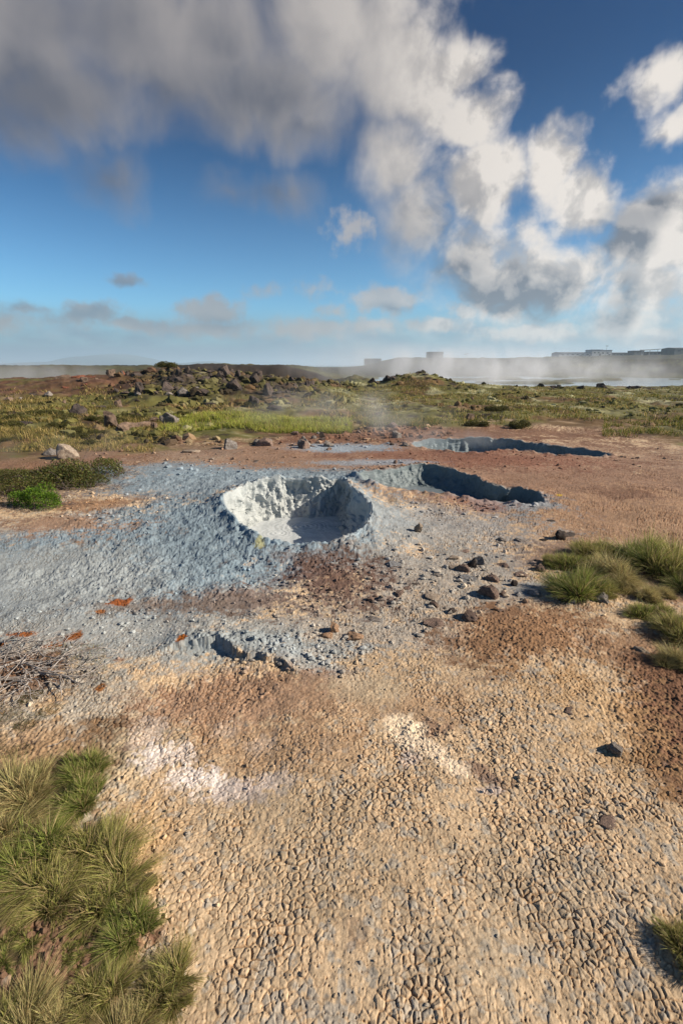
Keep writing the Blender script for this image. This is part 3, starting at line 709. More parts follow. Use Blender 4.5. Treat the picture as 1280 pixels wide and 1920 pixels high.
NEAR = [  # u, v(base), width px, kind, shape, height factor, label
    (785, 999, 17, 'pale', 4, 1.5, 'small pale upright stone alone on the mud right of the near crater'),
    (740, 1060, 26, 'blue', 1, 1.1, 'blue-grey jagged stone beside the dark brown gravel apron'),
    (978, 1016, 36, 'grey', 1, 1.0, 'broad flat-topped grey stone behind the stone scatter'),
    (943, 1015, 20, 'grey', 3, 1.0, 'small grey stone just left of the broad flat-topped one'),
    (1050, 1011, 24, 'dark', 2, 1.0, 'dark angular stone behind the small round grass tuft'),
    (1074, 1006, 40, 'dark', 1, .6, 'long low dark stone right of the dark angular one'),
    (1018, 1013, 18, 'dark', 3, .9, 'small dark stone left of the dark angular one'),
    (1034, 978, 20, 'dark', 1, .7, 'flat dark stone alone on the far brown mud'),
    (850, 1048, 24, 'pale', 0, .9, 'pale rounded stone at the back of the stone scatter'),
    (874, 1036, 22, 'mauve', 3, .8, 'reddish low stone farthest back in the scatter'),
    (870, 1072, 26, 'mauve', 0, 1.0, 'brown stone in front of the pale rounded stones'),
    (855, 1066, 24, 'pale', 1, .9, 'pale stone wedged left of the upright dark brown pair'),
    (884, 1064, 20, 'dark', 4, 1.2, 'upright dark brown stone leaning on the big angular grey one'),
    (901, 1058, 30, 'grey', 2, 1.1, 'big angular grey stone at the heart of the scatter'),
    (822, 1080, 24, 'grey', 3, .8, 'knobbly grey stone near the left edge of the scatter'),
    (797, 1072, 24, 'blue', 1, .6, 'low bluish stone left of the knobbly grey one'),
    (947, 1064, 30, 'mauve', 1, .9, 'smooth brown stone right of the big angular one'),
    (1013, 1070, 22, 'mauve', 2, 1.0, 'round brown stone left of the long grass tuft'),
    (984, 1082, 36, 'mauve', 3, .9, 'wide brown stone between the round one and the scatter'),
    (877, 1088, 33, 'blue', 1, 1.1, 'large flat grey-blue stone in the middle of the scatter'),
    (925, 1090, 28, 'mauve', 0, .8, 'brown low stone right of the large flat grey-blue one'),
    (962, 1098, 15, 'dark', 2, 1.1, 'small dark cone-shaped stone right of the scatter'),
    (920, 1120, 40, 'mauve', 0, 1.0, 'biggest brown stone in the centre of the bare ground'),
    (944, 1116, 16, 'mauve', 2, .8, 'small brown stone touching the biggest brown one'),
    (748, 1118, 22, 'mauve', 4, 1.0, 'knobbed brown stone left of the middle of the scatter'),
    (781, 1097, 16, 'dark', 1, .8, 'small dark stone above the knobbed brown one'),
    (765, 1106, 18, 'mauve', 3, .8, 'crumbly brown stone right above the knobbed one'),
    (816, 1124, 34, 'pale', 1, .7, 'long pale stone lying behind a smaller brown one'),
    (814, 1138, 20, 'mauve', 0, 1.0, 'small brown stone in front of the long pale one'),
    (714, 1126, 13, 'pale', 4, 1.1, 'tiny pale stone on the blue-grey mud left of the knobbed one'),
    (735, 1133, 17, 'mauve', 0, .8, 'small rounded stone below the knobbed brown one'),
    (721, 1140, 15, 'mauve', 3, .8, 'small rough stone left of the small rounded one'),
    (702, 1151, 13, 'pale', 0, .8, 'tiny crumb of pale stone above the long low crust lump'),
    (702, 1163, 38, 'grey', 3, .6, 'long low crust lump above the peach-coloured lumps'),
    (845, 1149, 17, 'dark', 2, .8, 'small dark stone alone in front of the scatter'),
    (938, 1148, 18, 'mauve', 3, 1.1, 'small rough upright stone right of centre below the biggest one'),
    (882, 1164, 36, 'mauve', 2, 1.0, 'rough purplish-brown stone nearer the camera than the scatter'),
    (820, 1176, 44, 'mauve', 1, 1.1, 'largest slanting grey-brown slab in front of the scatter'),
    (997, 1116, 30, 'blue', 0, .9, 'bluish stone in the shade left of the big grass tuft'),
    (1133, 1128, 24, 'grey', 0, 1.2, 'rounded pitted grey stone at the foot of the big grass tuft'),
    (1186, 1124, 32, 'grey', 1, .7, 'flat pitted grey stone between two grass tufts'),
    (1168, 1108, 26, 'blue', 3, .7, 'bluish flat stone above the flat pitted one'),
    (1246, 1100, 28, 'grey', 1, .8, 'half hidden grey stone under the tall grass on the right'),
    (1204, 1224, 27, 'pale', 3, 1.0, 'whitish jagged stone beside the lower right grass tuft'),
    (1262, 1208, 22, 'dark', 3, .8, 'dark stone behind the lower right grass tuft'),
    (614, 1196, 24, 'peach', 3, 1.2, 'lower left peach-coloured crust lump with a smaller one on top'),
    (624, 1187, 20, 'peach', 4, 1.3, 'knobbly peach lump standing behind its lower left neighbour'),
    (663, 1199, 32, 'peach', 0, .9, 'broad peach-coloured crust lump right of the knobbly pair'),
    (570, 1192, 15, 'mauve', 3, .7, 'tiny brown stone left of the peach-coloured lumps'),
    (1078, 1340, 32, 'mauve', 3, .55, 'crumbled flat brown clod on the tan cracked mud'),
    (1158, 1414, 30, 'grey', 4, 1.0, 'dark grey pitted lump alone on the tan cracked mud'),
    (1150, 1556, 44, 'mauve', 3, .8, 'nearest brown crumbly clod on the tan cracked mud'),
    (127, 860, 36, 'pale', 2, 1.3, 'pale pyramid-shaped rock at the edge of the stony slope'),
    (96, 853, 22, 'grey', 0, 1.1, 'dark leaning rock left of the pale pyramid rock'),
    (226, 884, 50, 'grey', 1, .9, 'wide grey slab with shaded flank at the end of the heather'),
    (280, 1000, 22, 'blue', 1, .4, 'thin flat stone on the lumpy blue-grey mud'),
    (470, 868, 36, 'dark', 1, .45, 'flat dark slab lying behind the near crater'),
    (741, 869, 9, 'mauve', 2, 1.4, 'small dark stone balanced on the rim of the long crater'),
    (207, 1120, 16, 'pale', 1, .8, 'whitish chip lying beside a rust-coloured spot'),
    (435, 842, 34, 'grey', 2, 1.2, 'pale grey block at the end of the bright grass strip'),
    (363, 848, 40, 'pale', 1, .6, 'pale flat slab at the edge of the mud below the bright grass'),
    (497, 836, 34, 'mauve', 0, .9, 'brown boulder right of the pale grey block'),
    (572, 836, 28, 'grey', 2, 1.0, 'grey boulder by the small blue puddle'),
    (148, 785, 30, 'dark', 2, 1.2, 'dark rounded boulder standing on the stony left slope'),
    (112, 805, 48, 'brown', 1, .8, 'long slanting brown boulder in front of the dark rounded one'),
]
for (u, v, wpx, kind, shp, hz, lab) in NEAR:
    x, y = G(u, v); zc = y*cp+CAM_H*sp
    z0 = Hs(x, y)
    x, y = G(u, v, z0)
    rock('boulder' if v < 890 else 'stone', x, y+.35*wpx/FPX*zc*.6, wpx/FPX*zc*1.04, kind, lab, shape=shp, sz=hz*.85, rz=rnd.uniform(-.5, .5), group='stones scattered on the bare mud' if 990 < v < 1240 and u > 560 else None)

def scatter(n, ur, yr, sr, kinds, name, label, group, zr=(.8, 1.2), seed=1, pw=2.0, test=None):
    r = random.Random(seed); k = 0; tries = 0
    while k < n and tries < n*40:
        tries += 1
        u = r.uniform(*ur); y = r.uniform(*yr); x = uX(u)*y
        if test and not test(u, y, r): continue
        s = sr[0]+(sr[1]-sr[0])*r.random()**pw
        rnd.seed(seed*1000+tries)
        rock(name, x, y, s, r.choice(kinds), label, group, sz=r.uniform(*zr), sink=.12); k += 1
clump = lambda u, y, r: float(fbm2(np.array([uX(u)*y]), np.array([y]), 3.0, 5, 50, .55)[0])+r.uniform(-.3, .5) > .05
scatter(110, (225, 600), (17, 30), (.25, .85), ['dark'], 'lava_rock', 'dark lava rock in the jumble covering the left ridge', 'lava rocks on the left ridge', (.55, 1.0), 1, 2.0, clump)
scatter(10, (90, 235), (24, 30), (.3, 1.0), ['red', 'brown', 'dark'], 'lava_rock', 'rusty red rock at the left end of the ridge', 'red rocks on the left end of the ridge', (.8, 1.2), 2, 1.5)
scatter(56, (-60, 420), (11.5, 22), (.12, .60), ['brown', 'brown', 'grey', 'dark'], 'field_rock', 'brown rock lying among moss on the left slope', 'rocks strewn over the left slope', (.7, 1.1), 3, 2.2, clump)
scatter(22, (560, 780), (9.3, 12.5), (.10, .32), ['mauve', 'grey', 'dark'], 'field_rock', 'small brown rock behind the steaming puddle', 'rocks behind the steaming puddle', (.7, 1.1), 4, 2)
scatter(14, (430, 620), (9.0, 11.5), (.08, .26), ['mauve', 'grey'], 'field_rock', 'small rock on bare soil below the bright grass strip', 'rocks below the bright grass strip', (.7, 1.1), 5, 2)
scatter(20, (900, 1260), (29.5, 34), (.3, 1.2), ['dark'], 'lava_rock', 'dark lump of lava on the skyline before the pond', 'lava lumps along the near shore of the pond', (.35, .7), 6, 1.6)
scatter(22, (680, 860), (30.5, 33), (.2, .8), ['dark'], 'lava_rock', 'dark rock crowning the mossy mound right of centre', 'dark rocks on the mossy mound', (.6, 1.0), 7, 1.5)
scatter(16, (820, 1290), (13.5, 22), (.12, .4), ['dark', 'brown'], 'field_rock', 'dark rock lying in the mossy field right of centre', 'rocks in the mossy field', (.5, .9), 8, 2)
print('rocks placed')

# loose crumbs of dry mud
def gravel():
    bm = bmesh.new(); bmesh.ops.create_icosphere(bm, subdivisions=1, radius=1)
    V = np.array([v.co[:] for v in bm.verts]); F = np.array([[v.index for v in f.verts] for f in bm.faces]); bm.free()
    rs = np.random.RandomState(3); pos = []
    def add(u, v, ru, rv, n, smin, smax):
        for _ in range(n):
            uu, vv = rs.normal(u, ru), rs.normal(v, rv)
            if vv < 800 or vv > 1900: continue
            x, y = G(uu, vv); pos.append((x, y, smin+(smax-smin)*rs.rand()**3))
    add(850, 1090, 110, 45, 330, .006, .030); add(620, 1090, 80, 40, 520, .006, .020); add(980, 1190, 90, 36, 260, .003, .010); add(1260, 1380, 60, 120, 260, .003, .008)
    add(880, 950, 60, 10, 160, .008, .03); add(760, 880, 60, 4, 90, .015, .04); add(560, 1225, 90, 22, 260, .006, .022); add(300, 1160, 160, 30, 260, .006, .018)
    add(650, 825, 90, 12, 240, .01, .05); add(300, 865, 120, 16, 160, .01, .05); add(950, 860, 160, 12, 200, .01, .035); add(80, 1250, 60, 40, 260, .005, .016)
    add(600, 1500, 300, 180, 500, .003, .009); add(110, 1770, 90, 50, 200, .004, .012); add(900, 1400, 200, 100, 300, .003, .010); add(280, 1700, 30, 120, 300, .003, .009)
    add(200, 950, 70, 20, 260, .006, .03); add(800, 1385, 50, 25, 250, .003, .008)
    def add_far(ur, yr, n, smin, smax, thr):
        u = rs.uniform(*ur, n); y = rs.uniform(*yr, n); x = uX(u)*y; ok = fbm2(x, y, 1.6, 4, 410)+.2*rs.normal(size=n) > thr
        for a, b in zip(x[ok], y[ok]): pos.append((a, b, smin+(smax-smin)*rs.rand()**3))
    add_far((-80, 430), (9.5, 22), 2600, .02, .16, .0); add_far((200, 660), (18, 32), 1800, .05, .30, -.1); add_far((560, 860), (9.8, 13), 500, .015, .10, .0); add_far((820, 1400), (12.5, 30), 1400, .03, .16, .15)
    add_far((640, 880), (29, 34), 500, .05, .3, 0)
    pos = np.array(pos); n = len(pos)
    keep = np.ones(n, bool)
    for p in PIT: keep &= pit_sd(p, pos[:, 0], pos[:, 1])[0] > .05
    pos = pos[keep]; n = len(pos); z = H(pos[:, 0], pos[:, 1])+relief(pos[:, 0], pos[:, 1])[0]
    sc = pos[:, 2][:, None, None]*rs.uniform(.6, 1.25, (n, len(V), 1))*np.array([1, 1, .7])*rs.uniform(.7, 1.3, (n, 1, 3))
    co = V[None]*sc+np.stack([pos[:, 0], pos[:, 1], z+pos[:, 2]*.25], -1)[:, None, :]
    q = (F[None]+(np.arange(n)*len(V))[:, None, None]).reshape(-1, 3)
    me = raw_mesh('gravel', co.reshape(-1, 3), q, False)
    gc = ground_colour(pos[:, 0], pos[:, 1], np.zeros(n), np.full(n, .5), np.zeros(n))*rs.uniform(.8, 1.3, (n, 1))
    set_col(me, np.repeat(np.clip(gc, 0, .8), len(V), 0))
    link('gravel', me, MG, kind='stuff')
gravel()

# ------------------------------------------------------------------ grass
def blades(n, rs, root, lean, length, width, c_base, c_tip, cvar=.25, straw=.35, segs=3):
    """root (n,3), lean (n,3) direction, arrays -> co, quads, col"""
    az = rs.uniform(0, 2*math.pi, n); side = np.stack([np.cos(az), np.sin(az), 0*az], -1)
    L = length; up = lean/np.linalg.norm(lean, axis=1, keepdims=True)
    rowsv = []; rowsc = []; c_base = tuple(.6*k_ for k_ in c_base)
    isst = rs.rand(n) < straw
    cb = np.where(isst[:, None], np.array([.30, .22, .095]), np.array(c_base))*(1+cvar*rs.normal(size=(n, 1)).clip(-1.5, 1.5))
    ct = np.where(isst[:, None], np.array([.48, .38, .19]), np.array(c_tip))*(1+cvar*rs.normal(size=(n, 1)).clip(-1.5, 1.5))
    droop = rs.uniform(.15, .75, n)
    for k in range(segs+1):
        f = k/segs
        p = root+up*(L*f)[:, None]; p[:, 2] -= droop*L*f*f*.45*np.clip(np.hypot(up[:, 0], up[:, 1])+.3, 0, 1)
        p[:, :2] += up[:, :2]*(droop*L*f*f*.35)[:, None]
        w = width*(1-f*.92)*.5
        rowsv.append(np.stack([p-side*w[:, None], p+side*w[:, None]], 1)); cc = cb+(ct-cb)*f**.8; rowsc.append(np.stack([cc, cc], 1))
    V = np.stack(rowsv, 1).reshape(n, -1, 3); C = np.stack(rowsc, 1).reshape(n, -1, 3); m = V.shape[1]
    qq = np.array([[2*k, 2*k+1, 2*k+3, 2*k+2] for k in range(segs)])
    q = (qq[None]+(np.arange(n)*m)[:, None, None]).reshape(-1, 4)
    return V.reshape(-1, 3), q, np.clip(C.reshape(-1, 3), .005, .8)
MSOIL = flat_mat('tuft_root_soil', (.10, .065, .035), .95, (.06, .05, .02), 30, .6, 60)
def tuft_meshes(name, seed, n, rad, lmin, lmax, cb, ct, straw, mh=.35, width=.0044, lean_k=1.0):
    rs = np.random.RandomState(seed)
    r = rad*np.sqrt(rs.rand(n)); a = rs.uniform(0, 2*math.pi, n)
    edge = 1+.22*np.sin(a*3+seed)+.15*np.sin(a*5+seed*2); r = r*edge
    x, y = r*np.cos(a), r*np.sin(a)
    clx = fbm2(x, y, rad*.35, 3, seed)
    K = 7; ka = rs.uniform(0, 6.28, K); kr = rad*np.sqrt(rs.rand(K))*.85; kx, ky = kr*np.cos(ka), kr*np.sin(ka); kh = rs.uniform(.65, 1.25, K)
    own = np.argmin((x[:, None]-kx)**2+(y[:, None]-ky)**2, 1)      # every blade springs from one of a few crowns
    ox, oy = (x-kx[own])/rad*1.9, (y-ky[own])/rad*1.9
    x = x-.35*(x-kx[own]); y = y-.35*(y-ky[own]); r = np.hypot(x, y)
    hm = rad*mh*np.clip(1-(r/rad/edge)**2, 0, 1)*(1+.3*clx)
    root = np.stack([x, y, hm-.005], -1)
    lean = np.stack([.55*x/rad*lean_k+ox+.28*rs.normal(size=n)+.7*fbm2(x, y, rad*.4, 2, seed+3), (.55*y/rad)*lean_k+oy+.28*rs.normal(size=n)+.7*fbm2(x, y, rad*.3, 2, seed+5), np.full(n, 1.0)], -1)
    L = rs.uniform(lmin, lmax, n)*(1+.4*clx)*kh[own]
    L = np.where(rs.rand(n) < .07, L*1.5, L)
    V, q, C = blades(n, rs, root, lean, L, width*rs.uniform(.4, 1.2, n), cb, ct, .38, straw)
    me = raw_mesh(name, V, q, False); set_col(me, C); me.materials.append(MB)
    k, m = 26, 14; rr = np.linspace(1.02, 0, m); aa = np.linspace(0, 2*math.pi, k, endpoint=False)
    RR, AA = np.meshgrid(rr, aa, indexing='ij'); ed = 1+.22*np.sin(AA*3+seed)+.15*np.sin(AA*5+seed*2)
    co = np.stack([RR*rad*ed*np.cos(AA), RR*rad*ed*np.sin(AA), rad*mh*np.clip(1-RR**2, 0, 1)-.012], -1)
    mm = mesh_grid('root_mound', co, k, m, wrap=True); mm.materials.append(MSOIL)
    return me, mm
TUFT = {
    'green': tuft_meshes('grass_tuft', 1, 3600, .135, .045, .11, (.065, .115, .014), (.30, .34, .08), .25, .40),
    'olive': tuft_meshes('grass_tuft', 2, 3700, .14, .045, .115, (.085, .12, .018), (.42, .40, .12), .36, .38),
    'straw': tuft_meshes('grass_tuft', 3, 3500, .135, .045, .115, (.12, .14, .03), (.55, .49, .21), .5, .38),
    'low': tuft_meshes('grass_tuft', 5, 3400, .15, .03, .075, (.08, .13, .014), (.34, .36, .09), .3, .30)}
def tuft(u, v, wpx, kind, label, ay=1.0, rot=0, zs=1.0, hz=1.0, group='grass tufts on the mud'):
    v += wpx*(.20 if v > 1300 else .10); wpx *= .80 if v > 1300 else 1.0
    x, y = G(u, v); zc = y*cp+CAM_H*sp; s = wpx/FPX*zc/.34
    me, mm = TUFT[kind]
    o = link('grass_tuft', me, label=label, cat='grass tuft', group=group); o.location = (x, y, Hs(x, y)); o.scale = (s, s*ay, s*zs); o.rotation_euler = (0, 0, R(rot))
    link('root_mound', mm, parent=o)
    return o
LT = 'grass tufts at the left edge'; RT = 'grass tufts at the right edge'
for a in (
    (155, 1425, 110, 'green', 'small bright green tuft standing apart above the left grass clump', 1.0, 20, 1.0),
    (150, 1482, 125, 'green', 'green tuft just below the small one standing apart', .8, 60, 1.0),
    (25, 1462, 210, 'straw', 'tall pale straw-coloured tuft at the left edge', 1.0, 0, .75),
    (-20, 1560, 220, 'straw', 'pale tuft cut by the left edge below the tall straw one', 1.0, 90, .75),
    (175, 1570, 190, 'olive', 'olive tuft at the right shoulder of the left grass clump', 1.0, 40, .75),
    (215, 1640, 170, 'olive', 'olive tuft with tan tips farthest out over the mud', 1.1, 130, .75),
    (60, 1570, 190, 'green', 'dense green tuft in the middle of the left grass clump', 1.0, 10, .7),
    (95, 1640, 190, 'olive', 'drooping tuft hanging over the bare brown soil hollow', .8, 200, .75),
    (-10, 1625, 170, 'green', 'dark green tuft cut by the left edge above the soil hollow', 1.0, 77, .7),
    (240, 1722, 140, 'green', 'spiky tuft on the mud between upper and lower clumps', 1.0, 15, .85),
    (185, 1835, 160, 'olive', 'upper olive tuft of the bottom left corner clump', .8, 45, .75),
    (315, 1825, 140, 'olive', 'spiky tuft rightmost of the bottom left corner clump', 1.0, 100, .95),
    (70, 1885, 210, 'straw', 'pale tuft in the bottom left corner', 1.0, 160, .7),
    (250, 1895, 180, 'straw', 'pale tuft at the bottom edge beside the spiky rightmost one', 1.0, 220, .7),
    (25, 1765, 120, 'low', 'low sparse tuft growing in the bare soil hollow', 1.0, 50, .8),
    (150, 1770, 80, 'low', 'small low tuft at the right end of the bare soil hollow', 1.0, 120, .8),
    (-20, 1925, 210, 'olive', 'tuft cut by the bottom left corner of the frame', 1.0, 300, .7)):
    tuft(*a, group=LT)
for a in (
    (1036, 1052, 44, 'olive', 'small round tuft alone at the left of the right-hand grass', 1.0, 0, 1.3),
    (1108, 1032, 90, 'olive', 'dark tuft behind the long ridge of grass', .8, 0, .95),
    (1092, 1058, 110, 'low', 'upper left end of the long grass ridge', .8, -20, .9),
    (1140, 1075, 110, 'straw', 'tan-tipped middle of the long grass ridge', .9, -40, .9),
    (1165, 1098, 70, 'straw', 'lower right end of the long grass ridge', .9, 30, .9),
    (1075, 1106, 120, 'green', 'bright green tuft nearest of the right-hand group, casting a long shadow', .7, 0, 1.0),
    (1128, 1108, 70, 'olive', 'low tuft with dry tips right of the bright green one', .8, 60, .9),
    (1205, 1045, 120, 'green', 'tall green tuft at the back right by the dark hollow', .9, 10, 1.0),
    (1262, 1058, 140, 'olive', 'tall tuft at the right edge behind the stones', .9, 90, 1.0),
    (1300, 1095, 100, 'green', 'tuft cut by the right edge below the tall ones', .9, 45, 1.0),
    (1215, 1118, 60, 'straw', 'thin sparse tuft among the stones on the right', .9, 70, .9),
    (1245, 1112, 44, 'straw', 'little dry tuft right of the thin sparse one', 1, 70, .9),
    (1228, 1150, 100, 'low', 'left end of the low lawn-like tuft on the right', .9, -15, .9),
    (1285, 1180, 130, 'olive', 'low lawn-like tuft at the right edge', .8, 20, .85),
    (1262, 1240, 90, 'straw', 'small dry tuft beside the whitish jagged stone', .7, -20, .9),
    (1310, 1255, 70, 'green', 'green tuft at the right edge below the dry one', .8, -20, .9),
    (1300, 1770, 130, 'olive', 'dark tuft at the lower right edge casting shadow on the mud', 1.2, 20, 1.0)):
    tuft(*a, group=RT)

# field grass and moss tussocks in the middle distance: one mass nobody could count
def field_grass():
    rs = np.random.RandomState(9); V_, Q_, C_ = [], [], []; off = 0
    def patch(n, ur, yr, L, W, cb, ct, straw, thr, seed, scl=1.5):
        nonlocal off
        u = rs.uniform(*ur, n); y = yr[0]+(yr[1]-yr[0])*rs.rand(n)**.8; x = uX(u)*y
        m = fbm2(x, y, scl, 3, seed)+.15*rs.normal(size=n) > thr
        rg = ss(15.5, 20, y)*ss(uX(640), uX(560), x/y)*ss(uX(170), uX(240), x/y)
        m &= (rs.rand(n) > rg*.88)
        x, y = x[m], y[m]; k = len(x)
        root = np.stack([x, y, H(x, y)-.01], -1)
        lean = np.stack([.45*rs.normal(size=k), .45*rs.normal(size=k), np.ones(k)], -1)
        ll = L*(.6+.8*rs.rand(k))*(1+.3*fbm2(x, y, .4, 2, seed+4))
        V, q, C = blades(k, rs, root, lean, ll, W*(.6+.8*rs.rand(k)), cb, ct, .22, straw, 2)
        V_.append(V); Q_.append(q+off); C_.append(C); off += len(V)
    patch(30000, (285, 660), (11.2, 14.2), .15, .016, (.15, .21, .03), (.42, .46, .10), .12, -.30, 700, 1.8)   # bright strip
    patch(16000, (-60, 300), (9.6, 14.0), .13, .016, (.09, .085, .02), (.24, .21, .06), .4, .05, 720, 1.)
    patch(24000, (-100, 640), (13, 24), .16, .03, (.09, .085, .018), (.21, .19, .05), .35, .12, 730, 1.5)
    patch(9000, (-80, 270), (8.6, 10.6), .10, .013, (.09, .09, .02), (.30, .27, .09), .4, .0, 725, .7)
    patch(9000, (680, 860), (11.9, 13.4), .15, .016, (.08, .12, .02), (.19, .21, .05), .25, .0, 740, .8)
    patch(46000, (640, 1420), (12.6, 32), .12, .032, (.09, .10, .016), (.24, .245, .05), .3, .02, 750, 1.3)
    patch(9000, (1150, 1420), (10.5, 14), .13, .018, (.08, .11, .02), (.20, .22, .05), .25, .0, 760, .8)
    patch(2500, (-40, 100), (2.0, 2.35), .018, .0025, (.05, .07, .014), (.13, .15, .04), .4, -.3, 770, .2)
    me = raw_mesh('grass', np.concatenate(V_), np.concatenate(Q_), False); set_col(me, np.concatenate(C_)*np.array([1.02, .96, .78]))
    link('grass', me, MB, kind='stuff', label='low grass and moss covering the stony field', cat='grass')
field_grass()

# shrubs: leafy twigs spread through a low uneven cushion
def bush_mesh(name, seed, n, leaf, cols, flat=.42, lumps=7):
    rs = np.random.RandomState(seed)
    c = np.stack([rs.uniform(-.36, .36, lumps), rs.uniform(-.34, .34, lumps), rs.uniform(.02, .16, lumps)], -1); rad = rs.uniform(.14, .26, lumps)
    k = rs.randint(0, lumps, n); d = rs.normal(size=(n, 3)); d[:, 2] = np.where(d[:, 2] < -.5, -d[:, 2], d[:, 2]); d /= np.linalg.norm(d, axis=1, keepdims=True)
    rr = rad[k]*(.55+.45*rs.rand(n)**.5)*(1+.22*fbm3(d*2+k[:, None], .6, 2, seed))
    p = c[k]+d*rr[:, None]; p[:, 2] = np.maximum(p[:, 2], 0)*flat*1.6
    a = rs.normal(size=(n, 3)); a /= np.linalg.norm(a, axis=1, keepdims=True); a = a+d*.8; a /= np.linalg.norm(a, axis=1, keepdims=True)
    b = np.cross(a, rs.normal(size=(n, 3))); b /= np.linalg.norm(b, axis=1, keepdims=True)
    L = leaf*rs.uniform(.6, 1.4, (n, 1)); V = np.stack([p-a*L*.5, p+b*L*.22, p+a*L*.5, p-b*L*.22], 1)
    q = np.arange(n*4).reshape(-1, 4); cc = np.array(cols); ci = cc[rs.randint(0, len(cols), n)]*(1+.22*rs.normal(size=(n, 1)).clip(-1.5, 1.5))*(1+.3*fbm3(p, .12, 2, seed+9))[:, None]
    me = raw_mesh(name, V.reshape(-1, 3), q, False); set_col(me, np.repeat(np.clip(ci, .004, .6), 4, 0)); me.materials.append(MB)
    return me
def tube_verts(pts, r0, r1, k=5):
    P = np.array(pts, float); n = len(P); T = np.gradient(P, axis=0); T /= np.linalg.norm(T, axis=1, keepdims=True)+1e-9
    A = np.cross(T, [0.13, .07, 1.]); A /= np.linalg.norm(A, axis=1, keepdims=True)+1e-9; B = np.cross(T, A)
    r = np.linspace(r0, r1, n)[:, None]; th = np.linspace(0, 2*math.pi, k, endpoint=False)
    co = np.stack([P+A*r*math.cos(t)+B*r*math.sin(t) for t in th], 1)
    i = np.arange(k); j = np.arange(n-1); I, J = np.meshgrid(i, j)
    q = np.stack([J*k+I, J*k+(I+1) % k, (J+1)*k+(I+1) % k, (J+1)*k+I], -1).reshape(-1, 4)
    return co.reshape(-1, 3), q
def twigs_mesh(name, seed, n, rad, length, r0, spread_up=.35, center=False):
    rs = np.random.RandomState(seed); Vs, Qs = [], []; off = 0
    def grow(p, d, L, r, depth):
        nonlocal off
        pts = [p]; m = 8; q = p.copy(); d = d/np.linalg.norm(d)
        for i in range(m):
            d = d+rs.normal(size=3)*np.array([.22, .22, .12]); d[2] -= .05*(q[2] > .02); d /= np.linalg.norm(d)
            q = q+d*L/m; q[2] = max(q[2], .002); pts.append(q.copy())
            if depth > 0 and i in (2, 4, 6) and rs.rand() < .75:
                e = d+rs.normal(size=3)*np.array([.7, .7, .25]); grow(q.copy(), e, L*.5*rs.uniform(.6, 1.1), r*.6, depth-1)
        V, Q = tube_verts(pts, r, r*.35); Vs.append(V); Qs.append(Q+off); off += len(V)
    for _ in range(n):
        a = rs.uniform(0, 2*math.pi); rr = rad*math.sqrt(rs.rand())*(.3 if center else 1)
        p = np.array([rr*math.cos(a), rr*math.sin(a), .004]); b = rs.uniform(-.9, .7)
        grow(p, np.array([math.cos(b), math.sin(b), rs.uniform(.0, spread_up)]), length*rs.uniform(.5, 1.2), r0*rs.uniform(.6, 1.2), 2)
    return raw_mesh(name, np.concatenate(Vs), np.concatenate(Qs))
MTW = flat_mat('weathered_dead_wood', (.42, .38, .35), .85, (.17, .14, .12), 40, .4, 120, .3, .002)
MTD = flat_mat('dead_heather_twigs', (.17, .13, .125), .9, (.09, .065, .055), 40)
heath = bush_mesh('heather_shrub', 3, 9000, .020, [(.085, .10, .022), (.13, .13, .03), (.06, .075, .02), (.11, .08, .03)])
bright = bush_mesh('green_shrub', 8, 9000, .024, [(.09, .17, .012), (.15, .24, .02), (.05, .11, .01)], .6)
hedge = bush_mesh('tussock', 12, 7000, .045, [(.06, .055, .018), (.11, .10, .025), (.085, .085, .02)], .6, 16)
htw = twigs_mesh('twigs', 21, 60, .42, .22, .003, 1.0); htw.materials.append(MTD)
def shrub(me, u, v, wpx, label, name, cat, ay=1., zs=1., rot=0, tw=True, group=None, yd=None):
    if yd is None: x, y = G(u, v)
    else: y = yd; x = uX(u)*y
    s = wpx/FPX*(y*cp+CAM_H*sp)/.95
    o = link(name, me, label=label, cat=cat, group=group); o.location = (x, y, Hs(x, y)-.01*s); o.scale = (s, s*ay, s*zs); o.rotation_euler = (0, 0, R(rot))
    if tw: link('twigs', htw, parent=o)
    return o
for a in ((heath, 150, 895, 150, 'wide dark green heather behind the bright shrub', 'heather_shrub', 'shrub', 1.1, 1.2, 0), (heath, 120, 920, 170, 'heather between the bright shrub and the wide heather', 'heather_shrub', 'shrub', .8, .95, 200),
          (heath, 0, 905, 120, 'heather cut by the left edge above the bright shrub', 'heather_shrub', 'shrub', 1.2, .8, 90), (heath, -60, 940, 140, 'heather beyond the left edge of the frame', 'heather_shrub', 'shrub', 1.2, .8, 40),
          (bright, 64, 952, 100, 'bright green rounded shrub in front of the heather', 'green_shrub', 'shrub', .9, 1.3, 0)):
    shrub(*a)
for i, (u, v, w) in enumerate(((200, 915, 90), (235, 895, 60), (110, 935, 80), (150, 945, 70), (20, 950, 70))):
    x, y = G(u, v); s = w/FPX*(y*cp+CAM_H*sp)
    o = link('dead_heather', htw, label='low tangle of dead grey heather twigs around the left shrubs', cat='shrub', group='dead heather around the left shrubs'); o.location = (x, y, Hs(x, y)); o.scale = (s, s, s*.8); o.rotation_euler = (0, 0, i*1.3)
